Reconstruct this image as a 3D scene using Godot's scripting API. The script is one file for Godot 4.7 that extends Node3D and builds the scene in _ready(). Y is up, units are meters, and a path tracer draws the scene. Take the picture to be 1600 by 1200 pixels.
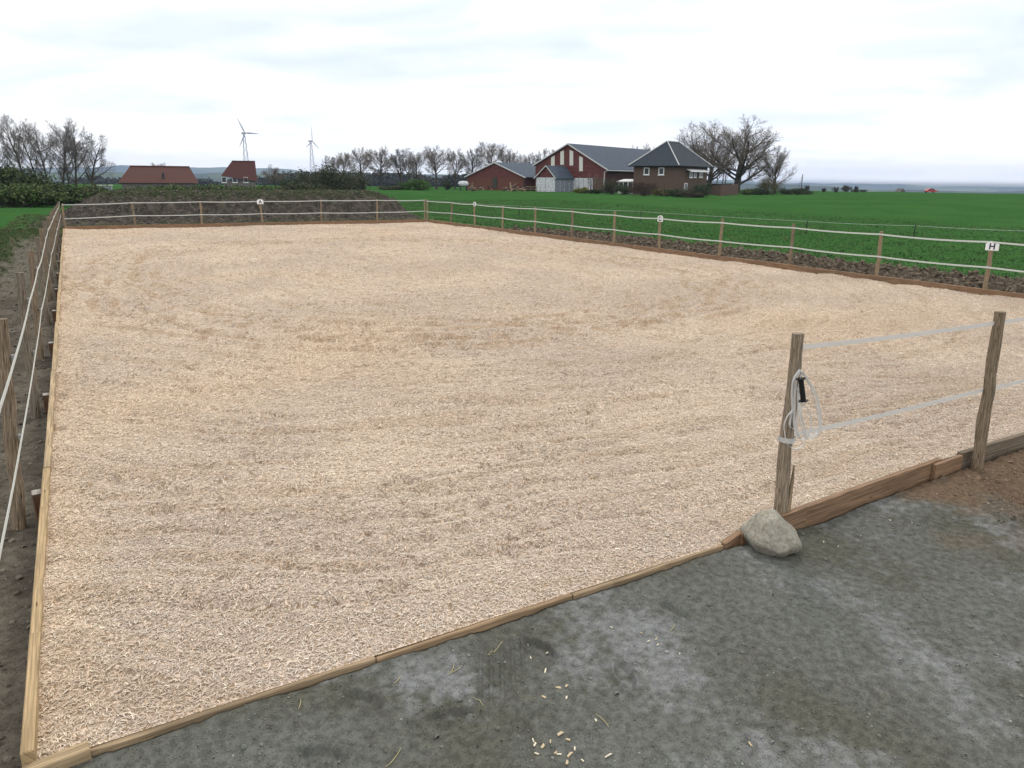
extends Node3D
# A riding arena of wood chips with a post-and-tape fence, farm buildings and bare spring trees behind.
# x runs along the arena's short side, -z along its long side, y up, metres; (0,0,0) is the arena's near left corner.

const CAM := Vector3(0.53158, 2.64745, 3.507)
const FOCAL := 1150.158
const PITCH := 0.27182
const YAW := 0.52869
const ROLL := 0.00885
const LEN := 40.55
const WID := 20.0

var fwd: Vector3
var rgt: Vector3
var upv: Vector3
var lat: Vector3          # horizontal right of the view
var dep: Vector3          # horizontal forward of the view
var M := {}
var rng := RandomNumberGenerator.new()
var nz := FastNoiseLite.new()
var nz2 := FastNoiseLite.new()
var names := {}
var t0 := 0

# ------------------------------------------------------------------ mesh builder
class MB:
	var v := PackedVector3Array()
	var n := PackedVector3Array()
	var uv := PackedVector2Array()
	var c := PackedColorArray()
	var i := PackedInt32Array()
	var col := Color(1, 1, 1)
	func vert(p: Vector3, nn: Vector3, u := Vector2.ZERO) -> int:
		v.append(p); n.append(nn); uv.append(u); c.append(col)
		return v.size() - 1
	func tri(a: int, b: int, d: int):
		i.append(a); i.append(b); i.append(d)
	func quad(a: Vector3, b: Vector3, d: Vector3, e: Vector3, u := Vector2(1, 1)):
		var nn := (b - a).cross(e - a).normalized()
		var k := vert(a, nn, Vector2(0, 0)); vert(b, nn, Vector2(u.x, 0)); vert(d, nn, Vector2(u.x, u.y)); vert(e, nn, Vector2(0, u.y))
		tri(k, k + 2, k + 1); tri(k, k + 3, k + 2)
	func poly(ps: Array, out := Vector3.ZERO):
		var nn: Vector3 = (ps[1] - ps[0]).cross(ps[2] - ps[0]).normalized()
		if out != Vector3.ZERO and nn.dot(out) < 0: nn = -nn
		var k := v.size()
		for p in ps: vert(p, nn)
		for j in range(1, ps.size() - 1): tri(k, k + j + 1, k + j)
	func prism(ps: Array, d: Vector3):
		# closed solid: the outline ps pushed along d
		var q := []
		for p in ps: q.append(p + d)
		var mid := Vector3.ZERO
		for p in ps: mid += p
		mid = mid / ps.size() + d * 0.5
		poly(ps, -d); poly(q, d)
		for j in ps.size():
			var a: Vector3 = ps[j]; var b: Vector3 = ps[(j + 1) % ps.size()]
			poly([a, b, b + d, a + d], (a + b + d) * 0.5 - mid)
	func box(t: Transform3D, s: Vector3, b := 0.0):
		# box with bevelled edges; u runs along its longest side
		var h := s * 0.5
		var ax := 0
		if s.y > s.x and s.y >= s.z: ax = 1
		elif s.z > s.x and s.z > s.y: ax = 2
		var inn := h - Vector3(b, b, b)
		for f in 6:
			var a := f >> 1
			var sg := 1.0 if f % 2 == 0 else -1.0
			var a1 := (a + 1) % 3; var a2 := (a + 2) % 3
			var nn := Vector3.ZERO; nn[a] = sg
			var k := v.size()
			for cor in [[-1, -1], [1, -1], [1, 1], [-1, 1]]:
				var p := Vector3.ZERO
				p[a] = sg * h[a]; p[a1] = cor[0] * inn[a1]; p[a2] = cor[1] * inn[a2]
				vert(t * p, (t.basis * nn).normalized(), buv(p, ax))
			tri(k, k + 2, k + 1); tri(k, k + 3, k + 2)
		if b <= 0.0: return
		for a in 3:
			var a1 := (a + 1) % 3; var a2 := (a + 2) % 3
			for s1 in [-1.0, 1.0]:
				for s2 in [-1.0, 1.0]:
					var nn := Vector3.ZERO; nn[a1] = s1; nn[a2] = s2
					var k := v.size()
					for e in [-1.0, 1.0]:
						var p := Vector3.ZERO; p[a] = e * inn[a]
						p[a1] = s1 * h[a1]; p[a2] = s2 * inn[a2]
						vert(t * p, (t.basis * nn).normalized(), buv(p, ax))
						p[a1] = s1 * inn[a1]; p[a2] = s2 * h[a2]
						vert(t * p, (t.basis * nn).normalized(), buv(p, ax))
					tri(k, k + 1, k + 3); tri(k, k + 3, k + 2)
		for s0 in [-1.0, 1.0]:
			for s1 in [-1.0, 1.0]:
				for s2 in [-1.0, 1.0]:
					var nn := Vector3(s0, s1, s2)
					var k := v.size()
					for a in 3:
						var p := Vector3(s0 * inn.x, s1 * inn.y, s2 * inn.z)
						p[a] = nn[a] * h[a]
						vert(t * p, (t.basis * nn).normalized(), buv(p, ax))
					tri(k, k + 1, k + 2)
	func buv(p: Vector3, ax: int) -> Vector2:
		return Vector2(p[ax], p[(ax + 1) % 3] + p[(ax + 2) % 3] * 1.37)
	func tube(ps: Array, rs: Array, sides: int, cap := true):
		var k0 := v.size()
		var ref := Vector3(0.31, 0.2, 0.93)
		var L := 0.0
		var last: Vector3 = ps[0]
		for a in ps.size():
			var p: Vector3 = ps[a]
			var d: Vector3 = (ps[mini(a + 1, ps.size() - 1)] - ps[maxi(a - 1, 0)]).normalized()
			var x := d.cross(ref)
			if x.length() < 0.05: x = d.cross(Vector3(1, 0, 0.1))
			x = x.normalized()
			var y := d.cross(x)
			L += p.distance_to(last); last = p
			for s in sides + 1:
				var th := TAU * s / sides
				var nn := x * cos(th) + y * sin(th)
				vert(p + nn * rs[a], nn, Vector2(L, float(s) / sides * TAU * rs[0]))
		var w := sides + 1
		for a in ps.size() - 1:
			for s in sides:
				var q := k0 + a * w + s
				tri(q, q + w, q + 1); tri(q + 1, q + w, q + w + 1)
		if cap:
			for e in 2:
				var ii: int = 0 if e == 0 else ps.size() - 1
				var nn: Vector3 = (ps[0] - ps[1]).normalized() if e == 0 else (ps[ii] - ps[ii - 1]).normalized()
				var m := vert(ps[ii], nn)
				for s in sides: vert(v[k0 + ii * w + s], nn)
				for s in sides: tri(m, m + 1 + s, m + 1 + (s + 1) % sides)
	func ribbon(ps: Array, w: float, up: Vector3, th := 0.002):
		# flat tape of width w along ps, its width running along up
		for a in ps.size() - 1:
			var p: Vector3 = ps[a]; var q: Vector3 = ps[a + 1]
			var d := (q - p).normalized()
			var u := (up - d * up.dot(d)).normalized() * w * 0.5
			var s := d.cross(u).normalized() * th * 0.5
			quad(p - u + s, q - u + s, q + u + s, p + u + s)
			quad(p + u - s, q + u - s, q - u - s, p - u - s)
			quad(p + u + s, q + u + s, q + u - s, p + u - s)
			quad(p - u - s, q - u - s, q - u + s, p - u + s)
	func mesh(m: Material) -> ArrayMesh:
		# front faces run clockwise: turn those that disagree with their normals
		for k in range(0, i.size(), 3):
			var a := i[k]; var b := i[k + 1]; var d := i[k + 2]
			if (v[b] - v[a]).cross(v[d] - v[a]).dot(n[a] + n[b] + n[d]) > 0.0:
				i[k + 1] = d; i[k + 2] = b
		var arr := []
		arr.resize(Mesh.ARRAY_MAX)
		arr[Mesh.ARRAY_VERTEX] = v; arr[Mesh.ARRAY_NORMAL] = n; arr[Mesh.ARRAY_TEX_UV] = uv
		arr[Mesh.ARRAY_COLOR] = c; arr[Mesh.ARRAY_INDEX] = i
		var o := ArrayMesh.new()
		o.add_surface_from_arrays(Mesh.PRIMITIVE_TRIANGLES, arr)
		o.surface_set_material(0, m)
		return o

# ------------------------------------------------------------------ nodes
func numbered(s: String) -> String:
	if not names.has(s):
		names[s] = 0
		return s
	names[s] += 1
	return "%s_%03d" % [s, names[s]]

func thing(called: String, label: String, category: String, at := Vector3.ZERO, group := "") -> Node3D:
	var o := Node3D.new(); o.name = numbered(called); add_child(o); o.position = at
	tag(o, label, category, group)
	return o

func tag(o: Node, label: String, category: String, group := "", kind := ""):
	o.set_meta("label", label); o.set_meta("category", category)
	if group != "": o.set_meta("group", group)
	if kind != "": o.set_meta("kind", kind)

func part(called: String, b: MB, m: Material, parent: Node3D) -> MeshInstance3D:
	return put(called, b.mesh(m), parent)

func put(called: String, me: Mesh, parent: Node3D) -> MeshInstance3D:
	var o := MeshInstance3D.new(); o.mesh = me
	if parent == self: o.name = numbered(called)
	else: o.name = called
	parent.add_child(o, true)
	return o

func structure(called: String, b: MB, m: Material) -> MeshInstance3D:
	var o := part(called, b, m, self)
	o.set_meta("kind", "structure")
	return o

func copy(o: Node3D, label: String, group := "") -> Node3D:
	var base := String(o.name)
	if base.length() > 4 and base[base.length() - 4] == "_" and base.right(3).is_valid_int(): base = base.left(base.length() - 4)
	var r: Node3D = o.duplicate(); r.name = numbered(base); add_child(r)
	r.set_meta("label", label)
	if group != "": r.set_meta("group", group)
	return r

# ------------------------------------------------------------------ pixels to places
func ray(px: float, py: float) -> Vector3:
	return (fwd + rgt * ((px - 800.0) / FOCAL) + upv * ((600.0 - py) / FOCAL)).normalized()

func on_level(px: float, py: float, y: float) -> Vector3:
	var d := ray(px, py)
	return CAM + d * ((y - CAM.y) / d.y)

func on_plane(px: float, py: float, p0: Vector3, nn: Vector3) -> Vector3:
	var d := ray(px, py)
	return CAM + d * ((p0 - CAM).dot(nn) / d.dot(nn))

func along(px: float, D: float) -> Vector3:
	# the ground point at horizontal distance D below the pixel column
	var d := ray(px, 285.0); d.y = 0; d = d.normalized()
	var p := CAM + d * D
	p.y = ground(p.x, p.z)
	return p

func height_at(px: float, py: float, base: Vector3) -> float:
	# height of the point seen at this pixel straight above base
	var nn := base - CAM; nn.y = 0
	return on_plane(px, py, base, nn.normalized()).y

# ------------------------------------------------------------------ colours and materials
func srgb(r: float, g: float, b: float) -> Color:
	return Color(r, g, b).linear_to_srgb()

func mat(r: float, g: float, b: float, rough := 0.9, tex: Texture2D = null, scale := 1.0, world := true) -> StandardMaterial3D:
	var m := StandardMaterial3D.new()
	m.albedo_color = srgb(r, g, b); m.roughness = rough
	m.metallic_specular = 0.3
	if tex:
		m.albedo_texture = tex
		m.uv1_scale = Vector3(scale, scale, scale)
		if world:
			m.uv1_triplanar = true; m.uv1_world_triplanar = true
	return m

func vcmat(rough := 0.95, tex: Texture2D = null, scale := 1.0, world := true) -> StandardMaterial3D:
	var m := mat(1, 1, 1, rough, tex, scale, world)
	m.vertex_color_use_as_albedo = true
	m.metallic_specular = 0.2
	return m

func sm(a: float, b: float, x: float) -> float:
	var t := clampf((x - a) / (b - a), 0.0, 1.0)
	return t * t * (3.0 - 2.0 * t)

func noise_tex(size: int, freq: float, lo: float, hi: float, seed_: int, oct := 5, tint_a := Color(1, 1, 1), tint_b := Color(1, 1, 1)) -> ImageTexture:
	# greyscale mottling between lo and hi (sRGB), tinted
	var f := FastNoiseLite.new(); f.seed = seed_; f.frequency = freq; f.fractal_octaves = oct
	f.noise_type = FastNoiseLite.TYPE_SIMPLEX_SMOOTH
	var im := f.get_seamless_image(size, size)
	im.convert(Image.FORMAT_L8)
	var src := im.get_data()
	var out := PackedByteArray(); out.resize(size * size * 3)
	for k in size * size:
		var t := clampf((src[k] / 255.0 - 0.5) * 1.5 + 0.5, 0, 1)
		var g := lerpf(lo, hi, t) * 255.0
		var cc := tint_a.lerp(tint_b, t)
		out[k * 3] = int(minf(255, g * cc.r)); out[k * 3 + 1] = int(minf(255, g * cc.g)); out[k * 3 + 2] = int(minf(255, g * cc.b))
	return ImageTexture.create_from_image(Image.create_from_data(size, size, false, Image.FORMAT_RGB8, out))

func speckle_tex(size: int, freq: float, lo: float, hi: float, grain: float, seed_: int, pebbles := 0) -> ImageTexture:
	# soil: soft mottling, sharp grain and small light and dark grit
	var f := FastNoiseLite.new(); f.seed = seed_; f.frequency = freq; f.fractal_octaves = 5
	var im := f.get_seamless_image(size, size); im.convert(Image.FORMAT_L8)
	var src := im.get_data()
	var r := RandomNumberGenerator.new(); r.seed = seed_
	var val := PackedFloat32Array(); val.resize(size * size)
	for k in size * size:
		val[k] = lerpf(lo, hi, src[k] / 255.0) + r.randfn(0, grain)
	for p in pebbles:
		var x := r.randi() % size; var y := r.randi() % size
		var rad := r.randf_range(0.6, 2.6)
		var d := r.randf_range(-0.22, 0.2)
		for dy in range(-3, 4):
			for dx in range(-3, 4):
				if dx * dx + dy * dy <= rad * rad: val[posmod(y + dy, size) * size + posmod(x + dx, size)] += d
	var out := PackedByteArray(); out.resize(size * size)
	for k in size * size: out[k] = int(clampf(val[k], 0, 1) * 255)
	return ImageTexture.create_from_image(Image.create_from_data(size, size, false, Image.FORMAT_L8, out))

func chip_tex(size: int, count: int) -> Array:
	# a layer of shavings drawn one over the other: colour and height
	var r := RandomNumberGenerator.new(); r.seed = 77
	var colr := PackedByteArray(); colr.resize(size * size * 3)
	var hgt := PackedByteArray(); hgt.resize(size * size)
	for k in size * size:
		colr[k * 3] = 150; colr[k * 3 + 1] = 130; colr[k * 3 + 2] = 106
		hgt[k] = 40
	for q in count:
		var x := r.randf() * size; var y := r.randf() * size
		var a := r.randf() * TAU
		var L := r.randf_range(5, 16); var W := r.randf_range(1.0, 2.6)
		var base := r.randf()
		var g := r.randf_range(0.72, 1.1)
		var cr := lerpf(216, 209, base) * g; var cg := lerpf(198, 193, base) * g; var cb := lerpf(178, 179, base) * g
		var hh := int(40 + 200.0 * (0.35 * q / count + 0.65 * r.randf()))
		var ca := cos(a); var sa := sin(a)
		var steps := int(L * 1.3)
		for s in steps + 1:
			var u := (float(s) / steps - 0.5) * L
			var ws := int(ceil(W * 1.4))
			for w in ws + 1:
				var vv := (float(w) / ws - 0.5) * W
				var k := posmod(int(y + u * sa + vv * ca), size) * size + posmod(int(x + u * ca - vv * sa), size)
				colr[k * 3] = int(minf(cr, 250)); colr[k * 3 + 1] = int(minf(cg, 248)); colr[k * 3 + 2] = int(minf(cb, 240))
				hgt[k] = mini(hh, 255)
	var ci := Image.create_from_data(size, size, false, Image.FORMAT_RGB8, colr)
	var hi := Image.create_from_data(size, size, false, Image.FORMAT_L8, hgt)
	hi.convert(Image.FORMAT_RGBA8)
	hi.bump_map_to_normal_map(3.0)
	return [ImageTexture.create_from_image(ci), ImageTexture.create_from_image(hi)]

func wood_tex(size: int, seed_: int, lo: float, hi: float, stretch: float, knots: int, contrast := 1.0) -> ImageTexture:
	# grain running along u
	var f := FastNoiseLite.new(); f.seed = seed_; f.frequency = 0.02; f.fractal_octaves = 4
	var g := FastNoiseLite.new(); g.seed = seed_ + 5; g.frequency = 0.11; g.fractal_octaves = 3
	var r := RandomNumberGenerator.new(); r.seed = seed_
	var kn := []
	for k in knots: kn.append([r.randf() * size, r.randf() * size, r.randf_range(4, 9)])
	var out := PackedByteArray(); out.resize(size * size * 3)
	for y in size:
		for x in size:
			var t := 0.5 + 0.55 * f.get_noise_2d(x * stretch, y * 2.0) + 0.4 * g.get_noise_2d(x * stretch * 0.6, y * 3.0) * contrast
			var dk := 0.0
			for k in kn:
				var d: float = Vector2((x - k[0]) * 0.8, y - k[1]).length() / k[2]
				if d < 1.6: dk = maxf(dk, sm(1.6, 0.3, d))
			var v := lerpf(lo, hi, clampf(t, 0, 1)) * (1.0 - 0.5 * dk)
			var k3 := (y * size + x) * 3
			out[k3] = int(minf(v * 255, 255)); out[k3 + 1] = int(minf(v * 250 * (1.0 - 0.1 * dk), 255)); out[k3 + 2] = int(minf(v * 243 * (1.0 - 0.2 * dk), 255))
	return ImageTexture.create_from_image(Image.create_from_data(size, size, false, Image.FORMAT_RGB8, out))

# ------------------------------------------------------------------ camera, sky, sun
func setup_view():
	fwd = Vector3(sin(YAW) * cos(PITCH), -sin(PITCH), -cos(YAW) * cos(PITCH))
	lat = Vector3(cos(YAW), 0, sin(YAW)); dep = Vector3(sin(YAW), 0, -cos(YAW))
	var up0 := lat.cross(fwd)
	rgt = lat * cos(ROLL) + up0 * sin(ROLL); upv = -lat * sin(ROLL) + up0 * cos(ROLL)
	var cam := Camera3D.new(); cam.name = "camera"; add_child(cam)
	cam.transform = Transform3D(Basis(rgt, upv, -fwd), CAM)
	cam.fov = rad_to_deg(2.0 * atan(600.0 / FOCAL)); cam.near = 0.05; cam.far = 30000.0
	cam.current = true
	var env := Environment.new()
	env.tonemap_mode = Environment.TONE_MAPPER_LINEAR
	env.tonemap_exposure = 1.35
	env.background_mode = Environment.BG_SKY
	var sky := Sky.new(); var pano := PanoramaSkyMaterial.new()
	pano.panorama = sky_image()
	sky.sky_material = pano; env.sky = sky
	env.sdfgi_enabled = true; env.ssao_enabled = true; env.ssil_enabled = true
	env.fog_enabled = true
	env.fog_density = 0.00012
	env.fog_light_color = Color(0.76, 0.85, 1.0)
	var we := WorldEnvironment.new(); we.name = "environment"; we.environment = env; add_child(we)
	var sun := DirectionalLight3D.new(); sun.name = "sun"; add_child(sun)
	sun.light_energy = 0.4; sun.light_angular_distance = 14.0
	sun.light_color = Color(1.0, 0.97, 0.92); sun.shadow_enabled = true
	sun.look_at_from_position(Vector3.ZERO, -sun_dir(), Vector3.UP)

func sun_dir() -> Vector3:
	var a := YAW + 0.16
	var e := 0.78
	return Vector3(sin(a) * cos(e), sin(e), -cos(a) * cos(e))

func sky_image() -> ImageTexture:
	# high thin overcast: blue-grey air under white streaked cloud, whitest round the hidden sun
	var W := 1536; var H := 768
	var f := FastNoiseLite.new(); f.seed = 21; f.frequency = 0.55; f.fractal_octaves = 5; f.fractal_gain = 0.55
	var g := FastNoiseLite.new(); g.seed = 8; g.frequency = 0.17; g.fractal_octaves = 3
	var sd := sun_dir()
	var out := PackedFloat32Array(); out.resize(W * H * 3)
	var air := Vector3(0.60, 0.685, 0.82); var white := Vector3(1.0, 1.0, 1.0)
	for y in H:
		var e := (0.5 - (y + 0.5) / H) * PI
		for x in W:
			var k := (y * W + x) * 3
			if e < -0.03:
				out[k] = 0.2; out[k + 1] = 0.21; out[k + 2] = 0.17
				continue
			var a := ((x + 0.5) / W - 0.5) * TAU
			var d := Vector3(sin(a) * cos(e), sin(e), -cos(a) * cos(e))
			var q := Vector2(d.x, d.z) / (maxf(d.y, 0.0) + 0.09)
			var warp := g.get_noise_2d(q.x * 3.0 + 50, q.y * 3.0) * 0.7
			# streaks drawn out along the wind
			var s := f.get_noise_2d((q.x * 0.8 + q.y * 0.6) * 0.75 + warp, (q.y * 0.8 - q.x * 0.6) * 2.1 + warp)
			var b := g.get_noise_2d(q.x * 1.6, q.y * 1.6)
			var near := sd.dot(d)
			var w := 0.48 + 0.52 * s + 0.32 * b + 0.85 * sm(0.40, 0.95, near) + 0.2 * sm(0.05, 0.6, d.y)
			w = sm(0.0, 1.0, w)
			var glow := 1.0 + 0.22 * sm(0.55, 1.0, near)
			var lowhaze := 1.0 - sm(0.0, 0.14, d.y)
			var cc := air.lerp(white, clampf(w + lowhaze * 0.5, 0, 1)) * glow
			out[k] = cc.x; out[k + 1] = cc.y; out[k + 2] = cc.z
	var im := Image.create_from_data(W, H, false, Image.FORMAT_RGBF, out.to_byte_array())
	return ImageTexture.create_from_image(im)

# ------------------------------------------------------------------ terrain
func ground(x: float, z: float) -> float:
	var d := Vector2(x, z).length()
	var side := sm(-0.2, 0.6, atan2(x, -z))
	var h := 0.03
	h += side * (0.35 * sm(40, 130, d) - 0.7 * sm(160, 245, d))
	h -= 42.0 * sm(235, 1400, d)
	if d > 260: h += nz2.get_noise_2d(x * 0.25, z * 0.25) * 9.0 * sm(260, 1200, d)
	if d > 24: h += nz2.get_noise_2d(x * 2.5, z * 2.5) * 0.14 * sm(24, 60, d)
	return h

func pit(x: float, z: float) -> float:
	# how far inside the arena and its banks, where other surfaces take over
	var a := minf(minf(x + 9.0, 22.6 - x), minf(z + 41.5, 13.0 - z))
	return sm(0.0, 1.6, a)

func spread(lo: float, hi: float, fine_lo: float, fine_hi: float, step: float, growth: float) -> PackedFloat32Array:
	var o := PackedFloat32Array()
	var left := []
	var p := fine_lo; var s := step
	while p > lo:
		s *= growth; p -= s; left.append(p)
	left.reverse()
	for k in left: o.append(k)
	p = fine_lo
	while p <= fine_hi:
		o.append(p); p += step
	s = step
	while p < hi:
		o.append(p); s *= growth; p += s
	o.append(p)
	return o

func sheet(xs: PackedFloat32Array, zs: PackedFloat32Array, hf: Callable, cf: Callable, uvs := 1.0) -> MB:
	var b := MB.new()
	var nx := xs.size(); var nzz := zs.size()
	var ys := PackedFloat32Array(); ys.resize(nx * nzz)
	for j in nzz:
		for i in nx: ys[j * nx + i] = hf.call(xs[i], zs[j])
	b.v.resize(nx * nzz); b.n.resize(nx * nzz); b.uv.resize(nx * nzz); b.c.resize(nx * nzz)
	for j in nzz:
		var j0 := maxi(j - 1, 0); var j1 := mini(j + 1, nzz - 1)
		for i in nx:
			var i0 := maxi(i - 1, 0); var i1 := mini(i + 1, nx - 1)
			var k := j * nx + i
			b.v[k] = Vector3(xs[i], ys[k], zs[j])
			var gx := (ys[j * nx + i1] - ys[j * nx + i0]) / (xs[i1] - xs[i0])
			var gz := (ys[j1 * nx + i] - ys[j0 * nx + i]) / (zs[j1] - zs[j0])
			b.n[k] = Vector3(-gx, 1, -gz).normalized()
			b.uv[k] = Vector2(xs[i], zs[j]) * uvs
			b.c[k] = cf.call(xs[i], zs[j], ys[k])
	for j in nzz - 1:
		for i in nx - 1:
			var k := j * nx + i
			b.tri(k, k + 1, k + nx); b.tri(k + 1, k + nx + 1, k + nx)
	return b

func near_edge(x: float) -> float:
	# inner face of the boards on the near side
	return -0.080 - 0.05 * sm(4.4, 4.8, x) - 0.125 * clampf((x - 4.8) / 2.9, 0.0, 1.0)

func arena_h(x: float, z: float) -> float:
	var h := -0.025
	h += nz.get_noise_2d(x * 7.0, z * 7.0) * 0.022
	h += nz.get_noise_2d(x * 22.0 + 70, z * 22.0) * 0.018
	# ridges and furrows left by the harrow, which went round in rounded loops
	var px := x - 9.0; var pz := z + 18.5
	var qx := absf(px) - 0.8; var qz := absf(pz) - 3.5
	var ring := Vector2(maxf(qx, 0.0), maxf(qz, 0.0)).length() + minf(maxf(qx, qz), 0.0)
	var way := atan2(pz * 0.55, px) * 13.0
	var wob := nz2.get_noise_2d(x * 3.0, z * 3.0) * 0.5
	var s1 := nz.get_noise_2d(way * 1.8 + 300, (ring + wob) * 17.0)
	h += s1 * 0.045 + nz.get_noise_2d(way * 0.9 + 500, (ring + wob) * 6.5) * 0.06
	var fu := nz.get_noise_2d(way * 1.3 + 80, (ring + wob) * 12.0 + 9)
	h -= pow(1.0 - absf(fu), 9.0) * 0.05 * sm(-0.3, 0.2, nz2.get_noise_2d(x * 4.0 + 70, z * 4.0))
	# two wheel ruts along one loop
	for k in 2:
		var u := absf(ring + wob * 0.6 - 6.3 - 1.3 * k)
		h += -0.045 * sm(0.30, 0.0, u) + 0.040 * sm(0.2, 0.0, absf(u - 0.38))
	# hoof prints
	var hp := nz2.get_noise_2d(x * 60.0, z * 60.0)
	h -= sm(0.28, 0.55, hp) * 0.06 * maxf(sm(-0.1, 0.25, nz2.get_noise_2d(x * 5.0 + 9, z * 5.0)), ridden(ring))
	# the edge is banked up a little against the boards
	h += 0.03 * sm(0.7, 0.0, x)
	h -= 0.02 * sm(0.5, 0.0, minf(WID - x, LEN + z))
	# trodden level along the sill
	h = lerpf(h, -0.030 if x < 4.7 else -0.005, sm(0.6, 0.1, -z - 0.1))
	return h

func ridden(ring: float) -> float:
	# the circle that has been ridden most
	return sm(5.4, 6.2, ring) * sm(8.6, 7.8, ring)

func arena_c(x: float, z: float, _y: float) -> Color:
	# shavings bleached grey in patches, fresher and tanner in others
	var a := nz2.get_noise_2d(x * 4.0, z * 4.0)
	var b := nz.get_noise_2d(x * 2.2 + 40, z * 2.2)
	var t := sm(-0.45, 0.5, a * 0.7 + b * 0.7)
	var c := Color(0.88, 0.86, 0.85).lerp(Color(1.0, 0.98, 0.95), t)
	var fresh := sm(0.1, 0.6, nz2.get_noise_2d(x * 2.0 + 200, z * 2.0 + 11)) * 0.7
	fresh = maxf(fresh, 0.75 * sm(0.5, 0.1, x + 0.15 * a))
	c = c.lerp(Color(1.0, 0.94, 0.85), fresh)
	# browner tone in clumps and loop-wise streaks, strongest on the ridden circle
	var qx := maxf(absf(x - 9.0) - 0.8, 0.0); var qz := maxf(absf(z + 18.5) - 3.5, 0.0)
	var ring := sqrt(qx * qx + qz * qz)
	var way := atan2((z + 18.5) * 0.55, x - 9.0) * 13.0
	var wob := nz2.get_noise_2d(x * 3.0, z * 3.0) * 0.5
	var up := sm(0.12, 0.4, nz2.get_noise_2d(x * 44.0, z * 44.0)) * (0.2 + 0.8 * ridden(ring))
	up = maxf(up, sm(0.10, 0.36, nz.get_noise_2d(way * 2.4 + 700, (ring + wob) * 19.0)) * (0.45 + 0.55 * ridden(ring)))
	return c.lerp(Color(0.76, 0.68, 0.58), up * 0.85)

func apron_h(x: float, z: float) -> float:
	var h := lerpf(-0.062, -0.155, sm(4.2, 5.6, x))
	h += nz.get_noise_2d(x * 5.0, z * 5.0) * 0.03
	h += nz.get_noise_2d(x * 26.0, z * 26.0 + 33) * 0.010
	h += nz2.get_noise_2d(x * 150.0, z * 150.0) * 0.006
	h += absf(nz.get_noise_2d(x * 60.0 + 12, z * 60.0)) * 0.010
	# the tread of a tyre that drove in
	var tu := ((x - 2.30) + 0.55 * (z - 0.40)) / 1.14; var tv := (z - 0.45) - 0.3 * (x - 2.3)
	if absf(tu) < 0.3 and absf(tv) < 1.2:
		var m := sm(0.17, 0.13, absf(tu)) * sm(-0.55, -0.3, tv) * sm(0.75, 0.4, tv) * sm(-0.45, 0.1, nz2.get_noise_2d(x * 16.0, z * 16.0 + 4))
		h += m * (-0.011 + 0.022 * sm(0.3, 1.0, cos(tu * TAU / 0.062)))
		h -= 0.012 * m * sm(0.5, 1.0, sin(tv * 80.0))
	# boot prints and scuffs
	for q in [Vector3(1.55, 0.22, 0.6), Vector3(1.9, 0.55, 1.3), Vector3(2.62, 0.30, 0.3), Vector3(1.25, 0.5, 1.0), Vector3(2.9, 0.75, -0.4), Vector3(3.6, 0.4, 0.2)]:
		var d := Vector2(x - q.x, z - q.y).rotated(q.z)
		if absf(d.x) < 0.25 and absf(d.y) < 0.25:
			var e := Vector2(d.x / 0.05, d.y / 0.14).length()
			h += -0.022 * sm(1.0, 0.7, e) + 0.020 * sm(0.35, 0.0, absf(e - 1.15))
	var clod := sm(6.3, 7.6, x + 0.6 * nz.get_noise_2d(x * 8.0, z * 8.0)) * sm(1.6, 0.5, z - (x - 7.0) * 0.4)
	h += clod * (0.04 * absf(nz.get_noise_2d(x * 30.0, z * 30.0)) + 0.03)
	return h

func apron_c(x: float, z: float, _y: float) -> Color:
	var c := Color(0.150, 0.154, 0.138)
	var a := nz2.get_noise_2d(x * 16.0, z * 16.0) + 0.5 * nz.get_noise_2d(x * 70.0, z * 70.0)
	var olive := sm(-0.25, 0.45, nz2.get_noise_2d(x * 11.0 + 90, z * 11.0) + 0.25 * nz.get_noise_2d(x * 60.0, z * 60.0 + 8))
	c = c.lerp(Color(0.112, 0.110, 0.086), olive * 0.8)
	# dried stone dust
	c = c.lerp(Color(0.25, 0.255, 0.255), sm(0.0, 0.75, a) * 0.9)
	var brown := sm(6.4, 7.5, x + 0.9 * nz.get_noise_2d(x * 9.0, z * 9.0)) * sm(1.9, 0.6, z - (x - 7.0) * 0.5)
	c = c.lerp(Color(0.175, 0.125, 0.085), brown)
	return c

func path_h(x: float, z: float) -> float:
	var h := -0.235 + nz.get_noise_2d(x * 8.0, z * 8.0) * 0.05 + nz.get_noise_2d(x * 30.0, z * 30.0) * 0.022
	# heaped bank of turf beyond the track
	var toe := -1.55 + 0.5 * nz.get_noise_2d(z * 6.0, 3.0)
	var b := sm(toe, toe - 1.1, x) * sm(-38.0, -33.0, z) * sm(-8.0, -16.0, z)
	h += b * (0.85 + 0.5 * nz.get_noise_2d(x * 14.0, z * 14.0))
	h = lerpf(h, 0.05, sm(-36.5, -40.5, z))
	h = lerpf(h, -0.05, sm(-7.6, -8.8, x))
	return h

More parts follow.
